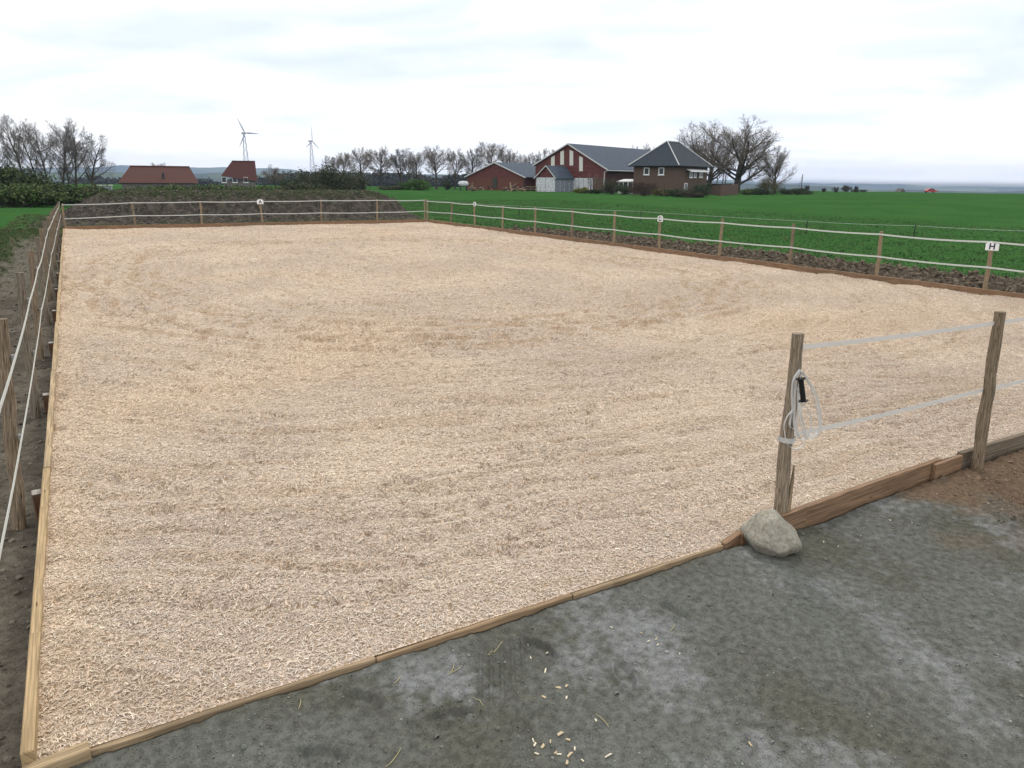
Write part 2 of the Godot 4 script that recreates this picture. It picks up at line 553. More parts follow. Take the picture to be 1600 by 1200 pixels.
func path_c(x: float, z: float, _y: float) -> Color:
	var c := Color(0.115, 0.100, 0.080).lerp(Color(0.17, 0.15, 0.12), sm(-0.3, 0.5, nz.get_noise_2d(x * 9.0, z * 9.0)))
	c = c.lerp(Color(0.20, 0.185, 0.145), 0.7 * sm(-16.0, -24.0, z + 4.0 * nz.get_noise_2d(x * 7.0, z * 7.0)))
	var toe := -1.55 + 0.5 * nz.get_noise_2d(z * 6.0, 3.0)
	var g := sm(toe + 0.1, toe - 0.5, x + 0.5 * nz.get_noise_2d(x * 25.0, z * 25.0)) * sm(-8.0, -14.0, z)
	g = maxf(g, sm(-35.5, -38.0, z + 2.0 * nz.get_noise_2d(x * 12.0, z * 12.0)))
	var grass := Color(0.045, 0.075, 0.030).lerp(Color(0.10, 0.10, 0.05), sm(-0.1, 0.5, nz2.get_noise_2d(x * 30.0, z * 30.0)))
	return c.lerp(grass, g)

func verge_soil(x: float, z: float) -> float:
	var edge := 22.05 + 0.5 * nz.get_noise_2d(z * 12.0, 5.0) - 2.6 * sm(-24.0, -38.0, z)
	return sm(edge + 0.35, edge - 0.25, x + 0.5 * nz.get_noise_2d(x * 22.0, z * 22.0))

func verge_h(x: float, z: float) -> float:
	var s := verge_soil(x, z)
	var h := lerpf(0.09, 0.02 + 0.11 * sm(20.2, 21.2, x), s)
	h += s * (absf(nz.get_noise_2d(x * 17.0, z * 17.0)) * 0.34 + nz.get_noise_2d(x * 45.0, z * 45.0) * 0.14 - 0.06)
	h += (1.0 - s) * nz.get_noise_2d(x * 20.0, z * 20.0) * 0.05
	h *= sm(20.0, 20.5, x) * 0.9 + 0.1
	return lerpf(h, -0.08, sm(24.6, 25.6, x))

func verge_c(x: float, z: float, _y: float) -> Color:
	var s := verge_soil(x, z)
	var soil := Color(0.10, 0.080, 0.060).lerp(Color(0.20, 0.165, 0.127), sm(-0.2, 0.5, nz.get_noise_2d(x * 40.0, z * 40.0)))
	return field_c(x, z, 0).lerp(soil, s)

func mound_h(x: float, z: float) -> float:
	var wob := nz.get_noise_2d(x * 5.0, z * 5.0)
	var a := sm(-1.2, 3.4, x + wob) * sm(21.8, 18.4, x - wob + 0.12 * (z + 47.0))
	var b := sm(-42.3, -46.3, z + 0.8 * wob) * sm(-57.0, -51.0, z)
	var h := 1.56 * a * b
	h += (absf(nz.get_noise_2d(x * 16.0, z * 16.0)) * 0.28 + nz.get_noise_2d(x * 50.0, z * 50.0) * 0.09) * sm(0.02, 0.5, a * b)
	h += 0.06 + nz.get_noise_2d(x * 22.0, z * 22.0) * 0.05
	h = lerpf(h, -0.1, maxf(sm(-55.5, -57.5, z), maxf(sm(-2.0, -3.2, x), sm(21.6, 22.8, x))))
	return h

func mound_c(x: float, z: float, y: float) -> Color:
	var c := Color(0.075, 0.065, 0.056).lerp(Color(0.150, 0.130, 0.107), sm(-0.3, 0.5, nz.get_noise_2d(x * 14.0, z * 14.0)))
	# weeds along the crown and the foot, field grass round it
	var n1 := nz.get_noise_2d(x * 18.0 + 70, z * 18.0)
	var g := sm(-0.1, 0.45, n1 + 0.7 * sm(1.25, 1.7, y)) * (0.55 * sm(1.1, 1.6, y) + 0.25)
	g = maxf(g, sm(-42.9, -42.0, z + n1) * sm(-41.0, -41.5, z + n1) * 0.8)
	g = maxf(g, maxf(sm(20.3, 21.2, x + n1 + 0.12 * (z + 44.0)), sm(-0.5, -1.6, x + n1)))
	g = maxf(g, sm(-54.0, -56.0, z + n1))
	c = c.lerp(Color(0.050, 0.072, 0.032), g)
	return c.lerp(field_c(x, z, 0), maxf(sm(20.6, 21.6, x + n1 + 0.12 * (z + 44.0)), sm(-0.8, -2.0, x + n1)))

func field_c(x: float, z: float, _y: float) -> Color:
	var d := Vector2(x, z).length()
	var a := nz2.get_noise_2d(x * 1.6, z * 1.6); var b := nz.get_noise_2d(x * 4.0, z * 4.0)
	var c := Color(0.055, 0.150, 0.042).lerp(Color(0.070, 0.174, 0.050), sm(-0.5, 0.5, a + 0.5 * b))
	# rank uneven grass between the arena and the sown field
	var rough := sm(44.0, 30.0, x) * sm(20.0, 24.0, x) * sm(-0.3, 0.45, nz.get_noise_2d(x * 7.0 + 31, z * 3.0))
	c = c.lerp(Color(0.052, 0.130, 0.036), rough * 0.7)
	if d > 420:
		# other people's land across the valley: sown, grazed or bare parcels
		var p := nz2.get_noise_2d(floor(x / 210.0) * 37.0, floor(z / 170.0) * 53.0)
		c = Color(0.055, 0.115, 0.042)
		if p > 0.15: c = Color(0.12, 0.115, 0.07)
		elif p < -0.15: c = Color(0.045, 0.085, 0.035)
	return c

func field_h(x: float, z: float) -> float:
	return lerpf(ground(x, z), -0.6, pit(x, z))

func build_terrain():
	var soil_tex := speckle_tex(1024, 0.022, 0.66, 1.0, 0.085, 3, 30000)
	var grass_tex := speckle_tex(512, 0.03, 0.55, 1.0, 0.10, 9)
	var chips := chip_tex(1024, 42000)
	M.soil = vcmat(0.97, soil_tex, 0.6)
	M.dark_soil = vcmat(0.97, soil_tex, 0.4)
	M.field = vcmat(1.0, grass_tex, 0.35); M.field.metallic_specular = 0.0
	M.soil.metallic_specular = 0.1; M.dark_soil.metallic_specular = 0.05
	M.footing = vcmat(0.95, chips[0], 0.45, false)
	M.footing.normal_enabled = true; M.footing.normal_texture = chips[1]; M.footing.normal_scale = 0.8

	var xs := spread(-4800, 4800, -30.0, 60.0, 1.3, 1.09)
	var zs := spread(-4800, 4800, -80.0, 18.0, 1.3, 1.09)
	structure("ground", sheet(xs, zs, field_h, field_c), M.field).set_meta("label", "dark green field stretching away from the arena to the farm")

	xs = PackedFloat32Array(); zs = PackedFloat32Array()
	var p := 0.02
	while p < 8.0: xs.append(p); p += 0.045
	while p < WID: xs.append(p); p += 0.09
	xs.append(WID - 0.01)
	p = -0.075
	while p > -8.0: zs.append(p); p -= 0.04
	while p > -20.0: zs.append(p); p -= 0.075
	while p > -LEN: zs.append(p); p -= 0.14
	zs.append(-LEN + 0.01)
	zs.reverse()
	var foot := sheet(xs, zs, arena_h, arena_c)
	for k in foot.v.size():
		foot.v[k].z = minf(foot.v[k].z, near_edge(foot.v[k].x))
	structure("arena_footing", foot, M.footing).set_meta("label", "riding arena surface of pale wood shavings")

	xs = PackedFloat32Array(); zs = PackedFloat32Array()
	p = -0.05
	while p < 25.0:
		xs.append(p)
		p += 0.011 if p > 1.85 and p < 2.95 else (0.026 if p < 9.0 else 0.4)
	# the apron starts against the outer faces of the boards
	p = -0.30
	while p < 13.5:
		zs.append(p)
		p += 0.015 if p < 1.4 else (0.026 if p < 2.8 else 0.5)
	structure("soil_apron", sheet(xs, zs, apron_edge, apron_c), M.soil).set_meta("label", "grey trodden stone dust in front of the arena")

	xs = PackedFloat32Array(); p = -9.2
	while p < -2.6: xs.append(p); p += 0.15
	while p < -0.012: xs.append(p); p += 0.045
	xs.append(-0.012)
	zs = spread(-41.2, 13.0, -14.0, 0.6, 0.05, 1.06)
	structure("dirt_path", sheet(xs, zs, path_h, path_c), M.dark_soil).set_meta("label", "dark trodden soil strip outside the left fence")

	xs = PackedFloat32Array(); p = 20.055
	while p < 25.7: xs.append(p); p += 0.07
	zs = PackedFloat32Array(); p = -44.0
	while p < 12.0: zs.append(p); p += 0.09
	structure("soil_bank", sheet(xs, zs, verge_h, verge_c), M.dark_soil).set_meta("label", "strip of turned brown clods along the right fence")

	xs = PackedFloat32Array(); p = -3.4
	while p < 23.0: xs.append(p); p += 0.11
	zs = PackedFloat32Array(); p = -58.0
	while p < -LEN - 0.06: zs.append(p); p += 0.11
	zs.append(-LEN - 0.056)
	structure("earth_mound", sheet(xs, zs, mound_h, mound_c), M.dark_soil).set_meta("label", "long flat heap of dark earth behind the arena's far end")

func apron_edge(x: float, z: float) -> float:
	# dips under the sill and the boards at its inner edge
	var inner := -0.052 if x < 4.75 else -0.12 - 0.05 * sm(5.2, 7.7, x)
	return apron_h(x, z) - 0.35 * sm(inner + 0.005, inner - 0.03, z)

# ------------------------------------------------------------------ hills
func build_hills():
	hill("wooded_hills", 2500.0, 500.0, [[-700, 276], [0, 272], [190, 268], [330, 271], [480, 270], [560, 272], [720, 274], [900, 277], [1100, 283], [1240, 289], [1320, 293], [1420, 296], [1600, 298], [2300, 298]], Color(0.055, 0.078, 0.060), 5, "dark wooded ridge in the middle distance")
	hill("blue_hills", 4600.0, 900.0, [[-700, 268], [100, 262], [190, 258.5], [300, 262], [345, 261], [430, 264], [500, 268], [600, 270], [760, 274], [900, 277], [1100, 282], [1232, 285.5], [1290, 285], [1400, 289], [1490, 289.5], [1600, 292], [2300, 290]], Color(0.085, 0.112, 0.118), 9, "far blue hills along the horizon")  # far hills blued and paled in their own colour, standing in for haze

func hill(called: String, D: float, depth: float, prof: Array, c: Color, seed_: int, label: String):
	var f := FastNoiseLite.new(); f.seed = seed_; f.frequency = 0.004; f.fractal_octaves = 4
	var b := MB.new()
	var cols := 420; var rows := 8
	for i in cols:
		var px := lerpf(-700, 2300, float(i) / (cols - 1))
		var py := 0.0
		for k in prof.size() - 1:
			if px >= prof[k][0] and px <= prof[k + 1][0]:
				py = lerpf(prof[k][1], prof[k + 1][1], (px - prof[k][0]) / (prof[k + 1][0] - prof[k][0]))
		var d := ray(px, py)
		var hd := Vector3(d.x, 0, d.z)
		var top := CAM.y + d.y / hd.length() * D + f.get_noise_1d(px * 2.5) * D * 0.0022
		hd = hd.normalized()
		for j in rows:
			var t := float(j) / (rows - 1)
			var y := lerpf(-75.0, top, pow(sin(clampf(t / 0.6, 0, 1) * PI * 0.5), 0.7)) if t < 0.6 else lerpf(top, -75.0, (t - 0.6) / 0.4)
			var p := CAM + hd * (D + (t - 0.6) * depth)
			y += f.get_noise_2d(p.x * 0.4, p.z * 0.4) * 8.0 * sm(0, 0.3, t) * (1.0 - t)
			b.col = c.lerp(Color(c.r * 2.0, c.g * 1.9, c.b * 1.2), sm(0.05, 0.35, f.get_noise_2d(p.x * 0.5, p.z * 1.2)) * 0.7)
			b.vert(Vector3(p.x, y, p.z), Vector3(0, 1, 0) - hd * 0.4)
	for i in cols - 1:
		for j in rows - 1:
			var k := i * rows + j
			b.tri(k, k + 1, k + rows); b.tri(k + 1, k + rows + 1, k + rows)
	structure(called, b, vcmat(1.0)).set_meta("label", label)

# ------------------------------------------------------------------ wood chips
func chip_mesh(m: Material) -> ArrayMesh:
	# a curled sliver, thick in the middle and split at its ends
	var b := MB.new()
	var pts := [[-0.5, 0.0, 0.42], [-0.2, 0.10, 0.5], [0.15, 0.12, 0.46], [0.5, 0.02, 0.3]]
	for s in [1.0, -1.0]:
		for k in 4:
			var q: Array = pts[k]
			b.vert(Vector3(q[0], q[1] + s * 0.035, -q[2] * 0.5), Vector3(0, s, -0.3).normalized())
			b.vert(Vector3(q[0] + 0.04, q[1] + s * 0.035, q[2] * 0.5), Vector3(0, s, 0.3).normalized())
	for o in [0, 8]:
		for k in 3:
			var a: int = o + k * 2
			b.tri(a, a + 1, a + 2); b.tri(a + 1, a + 3, a + 2)
	for k in 3:
		b.tri(k * 2, k * 2 + 2, 8 + k * 2); b.tri(k * 2 + 2, 10 + k * 2, 8 + k * 2)
		b.tri(k * 2 + 1, k * 2 + 3, 9 + k * 2); b.tri(k * 2 + 3, 11 + k * 2, 9 + k * 2)
	return b.mesh(m)

func build_chips():
	M.chip = vcmat(0.9)
	var me := chip_mesh(M.chip)
	var xf := []
	var co := PackedColorArray()
	var r := RandomNumberGenerator.new(); r.seed = 404
	# rows: depth range, chips per square metre, length range
	for band in [[0.06, 2.5, 5400, 0.009, 0.031], [2.5, 6.0, 2600, 0.011, 0.034], [6.0, 12.0, 900, 0.015, 0.044], [12.0, 22.0, 230, 0.03, 0.06], [22.0, LEN - 0.1, 70, 0.04, 0.09]]:
		var z0: float = band[0]; var z1: float = band[1]
		# only as wide as the arena or a little past what can be seen of it
		var x1 := minf(WID - 0.05, 0.6 + (z1 + 3.5) * 2.15)
		var cnt := int((z1 - z0) * x1 * band[2])
		for k in cnt:
			var z := -lerpf(z0, z1, r.randf()); var x := r.randf_range(0.06, x1)
			if z > near_edge(x) - 0.022: continue
			var y := arena_h(x, z)
			var L: float = r.randf_range(band[3], band[4]) * (0.7 + 0.6 * r.randf())
			var bs := Basis(Vector3.UP, r.randf() * TAU) * Basis(Vector3(0, 0, 1), r.randfn(0, 0.13)) * Basis(Vector3(1, 0, 0), r.randfn(0, 0.2))
			bs = bs.scaled_local(Vector3(L, L * 0.9, L * r.randf_range(0.22, 0.5)))
			xf.append(Transform3D(bs, Vector3(x, y + r.randf_range(0.0, 0.008) + L * 0.04, z)))
			var tone := arena_c(x, z, 0)
			var v := r.randf_range(0.80, 1.24)
			var q := r.randf()
			var cc := Color(0.64, 0.548, 0.445).lerp(Color(0.595, 0.528, 0.455), r.randf())
			if q < 0.06: cc = Color(0.80, 0.74, 0.62)
			elif q > 0.96: cc = Color(0.30, 0.225, 0.155)
			co.append(Color(cc.r * tone.r * v, cc.g * tone.g * v, cc.b * tone.b * v))
	var mm := MultiMesh.new()
	mm.transform_format = MultiMesh.TRANSFORM_3D; mm.use_colors = true; mm.mesh = me
	mm.instance_count = xf.size()
	for k in xf.size():
		mm.set_instance_transform(k, xf[k]); mm.set_instance_color(k, co[k])
	print("chips ", xf.size())
	var o := MultiMeshInstance3D.new(); o.name = "wood_shavings"; o.multimesh = mm; add_child(o)
	tag(o, "loose pale wood shavings covering the riding arena", "wood shavings", "", "stuff")

	# chips that were carried out onto the grey soil
	M.pale_chip = mat(0.62, 0.55, 0.42, 0.85); M.tan_chip = mat(0.45, 0.36, 0.24, 0.85)
	var cr := RandomNumberGenerator.new(); cr.seed = 9
	var pms := []
	for k in 6:
		var cb := MB.new()
		var jj := func(): return cr.randf_range(-0.12, 0.12)
		cb.prism([Vector3(-0.5 + jj.call(), 0, -0.5 + jj.call()), Vector3(0.5 + jj.call(), 0.2 + jj.call(), -0.5 + jj.call()), Vector3(0.5 + 2.0 * jj.call(), 0.1, 0.5 + jj.call()), Vector3(-0.5 + 2.0 * jj.call(), 0.1, 0.5 + jj.call())], Vector3(0.02, 0.5, 0.03))
		pms.append(cb.mesh(M.pale_chip if k % 3 else M.tan_chip))
	var spots := [[852, 1048, 0.035, 0.9], [1172, 1164, 0.03, 1.3], [1013, 1003, 0.022, 0.2], [1025, 1000, 0.03, 0.6], [1028, 1008, 0.025, 0.1], [825, 1002, 0.02, 1.1], [829, 1029, 0.02, 1.4], [873, 1075, 0.04, 2.4], [885, 1073, 0.03, 0.5], [885, 1091, 0.025, 0.9], [850, 1090, 0.03, 2.0], [875, 1147, 0.05, 0.2], [888, 1157, 0.035, 2.3], [833, 1160, 0.035, 1.2], [836, 1166, 0.04, 0.6], [848, 1168, 0.045, 0.5], [860, 1160, 0.03, 1.0], [873, 1180, 0.04, 2.6], [868, 1178, 0.03, 0.2], [890, 1180, 0.035, 0.4], [950, 1182, 0.04, 0.1], [886, 1194, 0.035, 0.8], [931, 1127, 0.025, 1.2], [955, 981, 0.025, 2.0], [1062, 1022, 0.02, 0.7], [1035, 888, 0.02, 0.4], [1002, 990, 0.018, 1.9], [855, 1022, 0.025, 0.1], [910, 1188, 0.03, 1.7], [898, 1172, 0.03, 0.9], [838, 1178, 0.03, 2.2], [1345, 838, 0.02, 0.5], [1390, 815, 0.02, 1.5], [1310, 852, 0.02, 0.2], [1287, 846, 0.025, 0.9], [1425, 817, 0.02, 1.1]]
	for s in spots:
		var p := on_level(s[0], s[1], -0.08)
		p = on_level(s[0], s[1], apron_h(p.x, p.z))
		var o2 := put("wood_chip", pms[cr.randi() % 6], self)
		o2.transform = Transform3D(Basis(Vector3.UP, s[3]).scaled_local(Vector3(s[2] * cr.randf_range(0.55, 0.9), 0.009, s[2] * cr.randf_range(0.16, 0.36))), Vector3(p.x, apron_h(p.x, p.z) + 0.002, p.z))
		tag(o2, "small pale wood chip dropped on the grey soil", "wood chip", "wood chips dropped on the soil")
	M.straw = mat(0.37, 0.32, 0.17, 0.8)
	for s in [[777, 1014, 0.16, 0.5], [750, 1099, 0.10, 1.8], [942, 1129, 0.11, 1.6], [712, 1050, 0.12, 0.3], [708, 1046, 0.09, 0.9], [617, 1189, 0.13, 0.6], [768, 1021, 0.06, 0.2], [1052, 983, 0.09, 0.5], [470, 1104, 0.09, 1.2], [622, 1066, 0.07, 0.6]]:
		var p := on_level(s[0], s[1], -0.07)
		var d: Vector3 = Vector3(cos(s[3]), 0, -sin(s[3])) * s[2] * 0.5
		var ps := []
		for k in 5:
			var t := k / 4.0 * 2.0 - 1.0
			var q: Vector3 = d * t + Vector3(d.z, 0, -d.x) * 0.12 * t * t
			q.y = apron_h(p.x + q.x, p.z + q.z) - apron_h(p.x, p.z) + 0.006
			ps.append(q)
		var b := MB.new(); b.tube(ps, [0.0016, 0.0021, 0.0022, 0.002, 0.0012], 5)
		var o3 := part("straw", b, M.straw, self)
		o3.position = Vector3(p.x, apron_h(p.x, p.z), p.z)
		tag(o3, "thin yellow straw stalk lying on the grey soil", "straw", "straw stalks on the soil")

# ------------------------------------------------------------------ grass
func blade_tuft(r: RandomNumberGenerator, blades: int, h: float, sp: float, m: Material) -> ArrayMesh:
	var b := MB.new()
	for k in blades:
		var a := r.randf() * TAU
		var o := Vector3(cos(a), 0, sin(a)) * r.randf() * sp
		var lean := Vector3(r.randfn(0, 0.35), 1, r.randfn(0, 0.35)).normalized()
		var L := h * r.randf_range(0.5, 1.1)
		var w := Vector3(cos(a * 3.1), 0, sin(a * 3.1)) * r.randf_range(0.004, 0.008)
		var g := r.randf_range(0.7, 1.25)
		b.col = Color(g, g, g)
		var mid := o + lean * L * 0.6
		var tip := o + lean * L + Vector3(lean.x, -0.3, lean.z) * L * 0.35
		var nn := (w.cross(lean)).normalized()
		nn = (nn + Vector3.UP).normalized()
		var q := b.vert(o - w, nn); b.vert(o + w, nn); b.vert(mid - w * 0.8, nn); b.vert(mid + w * 0.8, nn); b.vert(tip, nn)
		b.tri(q, q + 1, q + 2); b.tri(q + 1, q + 3, q + 2); b.tri(q + 2, q + 3, q + 4)
	return b.mesh(m)

func build_grass():
	var r := RandomNumberGenerator.new(); r.seed = 66
	M.blade = vcmat(0.7); M.blade.backlight_enabled = true; M.blade.backlight = Color(0.05, 0.09, 0.03)
	var me := blade_tuft(r, 16, 0.10, 0.13, M.blade)
	var xf := []; var co := PackedColorArray()
	# the rank grass between the bank and the sown field, thinning out with distance
	for k in 36000:
		var t := r.randf()
		var x := 20.6 + 30.0 * t * t; var z := r.randf_range(-75.0, -2.0)
		if x < 26.0 and z > -44.0 and verge_soil(x, z) > 0.35 + 0.55 * r.randf(): continue
		if x < 22.5 and z < -41.0 and z > -58.0: continue
		var y := maxf(ground(x, z) if x > 25.0 or z < -44.0 else -1.0, verge_h(x, z) if x < 25.2 and z > -44.0 else -1.0)
		var s := r.randf_range(0.5, 1.25) * (1.0 + 0.5 * sm(0.1, 0.5, nz.get_noise_2d(x * 7.0, z * 3.0)))
		xf.append(Transform3D(Basis(Vector3.UP, r.randf() * TAU).scaled(Vector3(s, s * r.randf_range(0.6, 1.1), s)), Vector3(x, y - 0.01, z)))
		var c := Color(0.058, 0.154, 0.043).lerp(Color(0.095, 0.165, 0.055), r.randf() * 0.4)
		if r.randf() < 0.03: c = Color(0.16, 0.15, 0.07)
		co.append(c)
	scatter("field_grass", me, xf, co, "dark green grass growing between the bank of clods and the field")
	xf = []; co = PackedColorArray()
	# weeds on the mound's crown and foot
	for k in 15000:
		var x := r.randf_range(-2.6, 21.8); var z := r.randf_range(-57.0, -41.2)
		var y := mound_h(x, z)
		var n1 := nz.get_noise_2d(x * 18.0 + 70, z * 18.0)
		var ok := sm(1.3, 1.7, y) * sm(-0.3, 0.4, n1) * 0.8 + sm(-42.8, -42.0, z + n1) * 0.55 + 0.03 + maxf(sm(20.3, 21.2, x + n1), sm(-0.5, -1.6, x + n1))
		if r.randf() > ok * 0.55: continue
		var s := r.randf_range(0.5, 1.4)
		xf.append(Transform3D(Basis(Vector3.UP, r.randf() * TAU).scaled(Vector3(s, s, s)), Vector3(x, y - 0.02, z)))
		co.append(Color(0.045, 0.085, 0.028).lerp(Color(0.13, 0.125, 0.060), r.randf()))
	scatter("mound_weeds", me, xf, co, "weeds and dead grass growing on the heap of dark earth")
	xf = []; co = PackedColorArray()
	for k in 14000:
		var x := r.randf_range(-8.0, -0.5); var z := r.randf_range(-41.0, -10.0)
		var toe := -1.55 + 0.5 * nz.get_noise_2d(z * 6.0, 3.0)
		var g := sm(toe + 0.1, toe - 0.5, x + 0.5 * nz.get_noise_2d(x * 25.0, z * 25.0)) * sm(-8.0, -14.0, z)
		g = maxf(g, sm(-35.5, -38.0, z))
		if r.randf() > g: continue
		var s := r.randf_range(0.4, 1.1)
		xf.append(Transform3D(Basis(Vector3.UP, r.randf() * TAU).scaled(Vector3(s, s, s)), Vector3(x, path_h(x, z) - 0.02, z)))
		co.append(Color(0.045, 0.095, 0.028).lerp(Color(0.14, 0.12, 0.060), r.randf() * r.randf() * 1.2))
	scatter("bank_grass", me, xf, co, "tufted grass on the turf bank beside the dirt path")

func clod_mesh(m: Material, seed_: int) -> ArrayMesh:
	# an angular lump
	var g := RandomNumberGenerator.new(); g.seed = seed_
	var b := MB.new()
	var ring := []
	for j in 3:
		var row := []
		for k in 6:
			var a := TAU * (k + 0.5 * j) / 6.0
			var rr: float = [0.42, 0.55, 0.3][j] * g.randf_range(0.75, 1.25)
			row.append(Vector3(cos(a) * rr, [-0.25, 0.08, 0.38][j] * g.randf_range(0.8, 1.2), sin(a) * rr))
		ring.append(row)
	var top := Vector3(0.05, 0.47, 0)
	for k in 6:
		var n1 := (k + 1) % 6
		for j in 2:
			b.poly([ring[j][k], ring[j][n1], ring[j + 1][k]], ring[j][k] + ring[j][n1])
			b.poly([ring[j][n1], ring[j + 1][n1], ring[j + 1][k]], ring[j + 1][k] + ring[j][n1])
		b.poly([ring[2][k], ring[2][n1], top], ring[2][k] + ring[2][n1] + Vector3(0, 1, 0))
	return b.mesh(m)

func build_clods():
	var r := RandomNumberGenerator.new(); r.seed = 515
	M.clod = vcmat(0.97); M.clod.metallic_specular = 0.05
	var me := clod_mesh(M.clod, 3)
	var xf := []; var co := PackedColorArray()
	for k in 26000:
		var x := r.randf_range(0.0, 10.0); var z := -0.05 + 3.2 * r.randf()
		if z < near_edge(x) + 0.06: continue
		var d := nz2.get_noise_2d(x * 14.0 + 60, z * 14.0)
		if r.randf() > sm(-0.35, 0.4, d) + 0.15: continue
		var s := 0.004 + 0.010 * pow(r.randf(), 3.0)
		if r.randf() < 0.012: s = r.randf_range(0.014, 0.030)
		var clodded := sm(6.3, 7.6, x) * sm(1.6, 0.5, z)
		s *= 1.0 + clodded * r.randf() * 1.6
		xf.append(Transform3D(Basis(Vector3(r.randfn(0, 1), r.randfn(0, 1), r.randfn(0, 1)).normalized(), r.randf() * TAU).scaled(Vector3(s, s * 0.75, s)), Vector3(x, apron_h(x, z) + s * 0.15, z)))
		var c := apron_c(x, z, 0)
		var v := r.randf_range(0.78, 1.22)
		if r.randf() < 0.03: v = 1.8
		co.append(Color(c.r * v, c.g * v, c.b * v))
	scatter("soil_crumbs", me, xf, co, "crumbs and grit lying on the grey soil", "soil")
	xf = []; co = PackedColorArray()
	for k in 26000:
		var x := 20.1 + 4.0 * r.randf(); var z := r.randf_range(-41.0, -1.0)
		if verge_soil(x, z) < 0.5: continue
		var s := 0.025 + 0.12 * pow(r.randf(), 3.0)
		xf.append(Transform3D(Basis(Vector3(r.randfn(0, 1), r.randfn(0, 1), r.randfn(0, 1)).normalized(), r.randf() * TAU).scaled(Vector3(s, s * 0.8, s)), Vector3(x, verge_h(x, z) + s * 0.12, z)))
		var v := r.randf_range(0.7, 1.35)
		var c := Color(0.138, 0.112, 0.085) * v
		if r.randf() < 0.005: c = Color(0.34, 0.32, 0.28)
		co.append(Color(c.r, c.g, c.b))
	for k in 9000:
		var x := r.randf_range(-1.5, 20.8); var z := r.randf_range(-48.0, -41.0)
		var y := mound_h(x, z)
		if y < 0.18 and r.randf() < 0.7: continue
		var s := 0.03 + 0.12 * pow(r.randf(), 2.5)
		xf.append(Transform3D(Basis(Vector3(r.randfn(0, 1), r.randfn(0, 1), r.randfn(0, 1)).normalized(), r.randf() * TAU).scaled(Vector3(s, s * 0.8, s)), Vector3(x, y + s * 0.1, z)))
		var v := r.randf_range(0.6, 1.5)
		co.append(Color(0.100 * v, 0.087 * v, 0.073 * v))
	for k in 9000:
		var x := r.randf_range(-2.2, -0.06); var z := r.randf_range(-36.0, 0.5)
		var s := 0.008 + 0.05 * pow(r.randf(), 4.0)
		xf.append(Transform3D(Basis(Vector3(r.randfn(0, 1), r.randfn(0, 1), r.randfn(0, 1)).normalized(), r.randf() * TAU).scaled(Vector3(s, s * 0.8, s)), Vector3(x, path_h(x, z) + s * 0.1, z)))
		var v := r.randf_range(0.6, 1.4)
		co.append(Color(0.13 * v, 0.115 * v, 0.092 * v))
	scatter("earth_clods", me, xf, co, "brown clods of turned earth on the banks round the arena", "earth")

func scatter(called: String, me: Mesh, xf: Array, co: PackedColorArray, label: String, cat := ""):
	var mm := MultiMesh.new()
	mm.transform_format = MultiMesh.TRANSFORM_3D; mm.use_colors = true; mm.mesh = me
	mm.instance_count = xf.size()
	for k in xf.size():
		mm.set_instance_transform(k, xf[k]); mm.set_instance_color(k, co[k])
	var o := MultiMeshInstance3D.new(); o.name = called; o.multimesh = mm; add_child(o)
	tag(o, label, cat if cat != "" else ("woodland" if called.contains("wood") else "grass"), "", "stuff")

# ------------------------------------------------------------------ boards
func board(parent: Node3D, a: Vector3, b: Vector3, hgt: float, thick: float, m: Material, called := "plank") -> MeshInstance3D:
	# a plank on edge from a to b (a and b on its top middle line)
	var d := (b - a)
	var L := d.length()
	d = d / L
	var side := d.cross(Vector3.UP).normalized()
	var up := side.cross(d)
	var mb := MB.new()
	var t := Transform3D(Basis(d, up, side), (a + b) * 0.5 - up * hgt * 0.5 - parent.position)
	mb.box(t, Vector3(L, hgt, thick), 0.006)
	var off := rng.randf() * 7.0
	for k in mb.uv.size(): mb.uv[k] = Vector2(mb.uv[k].x * 0.5 + off, mb.uv[k].y * 2.2 + off * 0.37)
	return part(called, mb, m, parent)

func plank_row(called: String, label: String, a: Vector3, b: Vector3, count: int, hgt: float, thick: float, mats: Array) -> Node3D:
	var o := thing(called, label, "edging board", a)
	var d := (b - a).normalized()
	var side := d.cross(Vector3.UP)
	for k in count:
		var p := a.lerp(b, float(k) / count) + d * 0.003; var q := a.lerp(b, float(k + 1) / count) - d * 0.003
		var j := side * rng.randfn(0, 0.006)
		var e := Vector3(0, rng.randfn(0, 0.006), 0)
		board(o, p + j + e, q - j * 0.5 - e * 0.5, hgt, thick, mats[k % mats.size()])
	return o

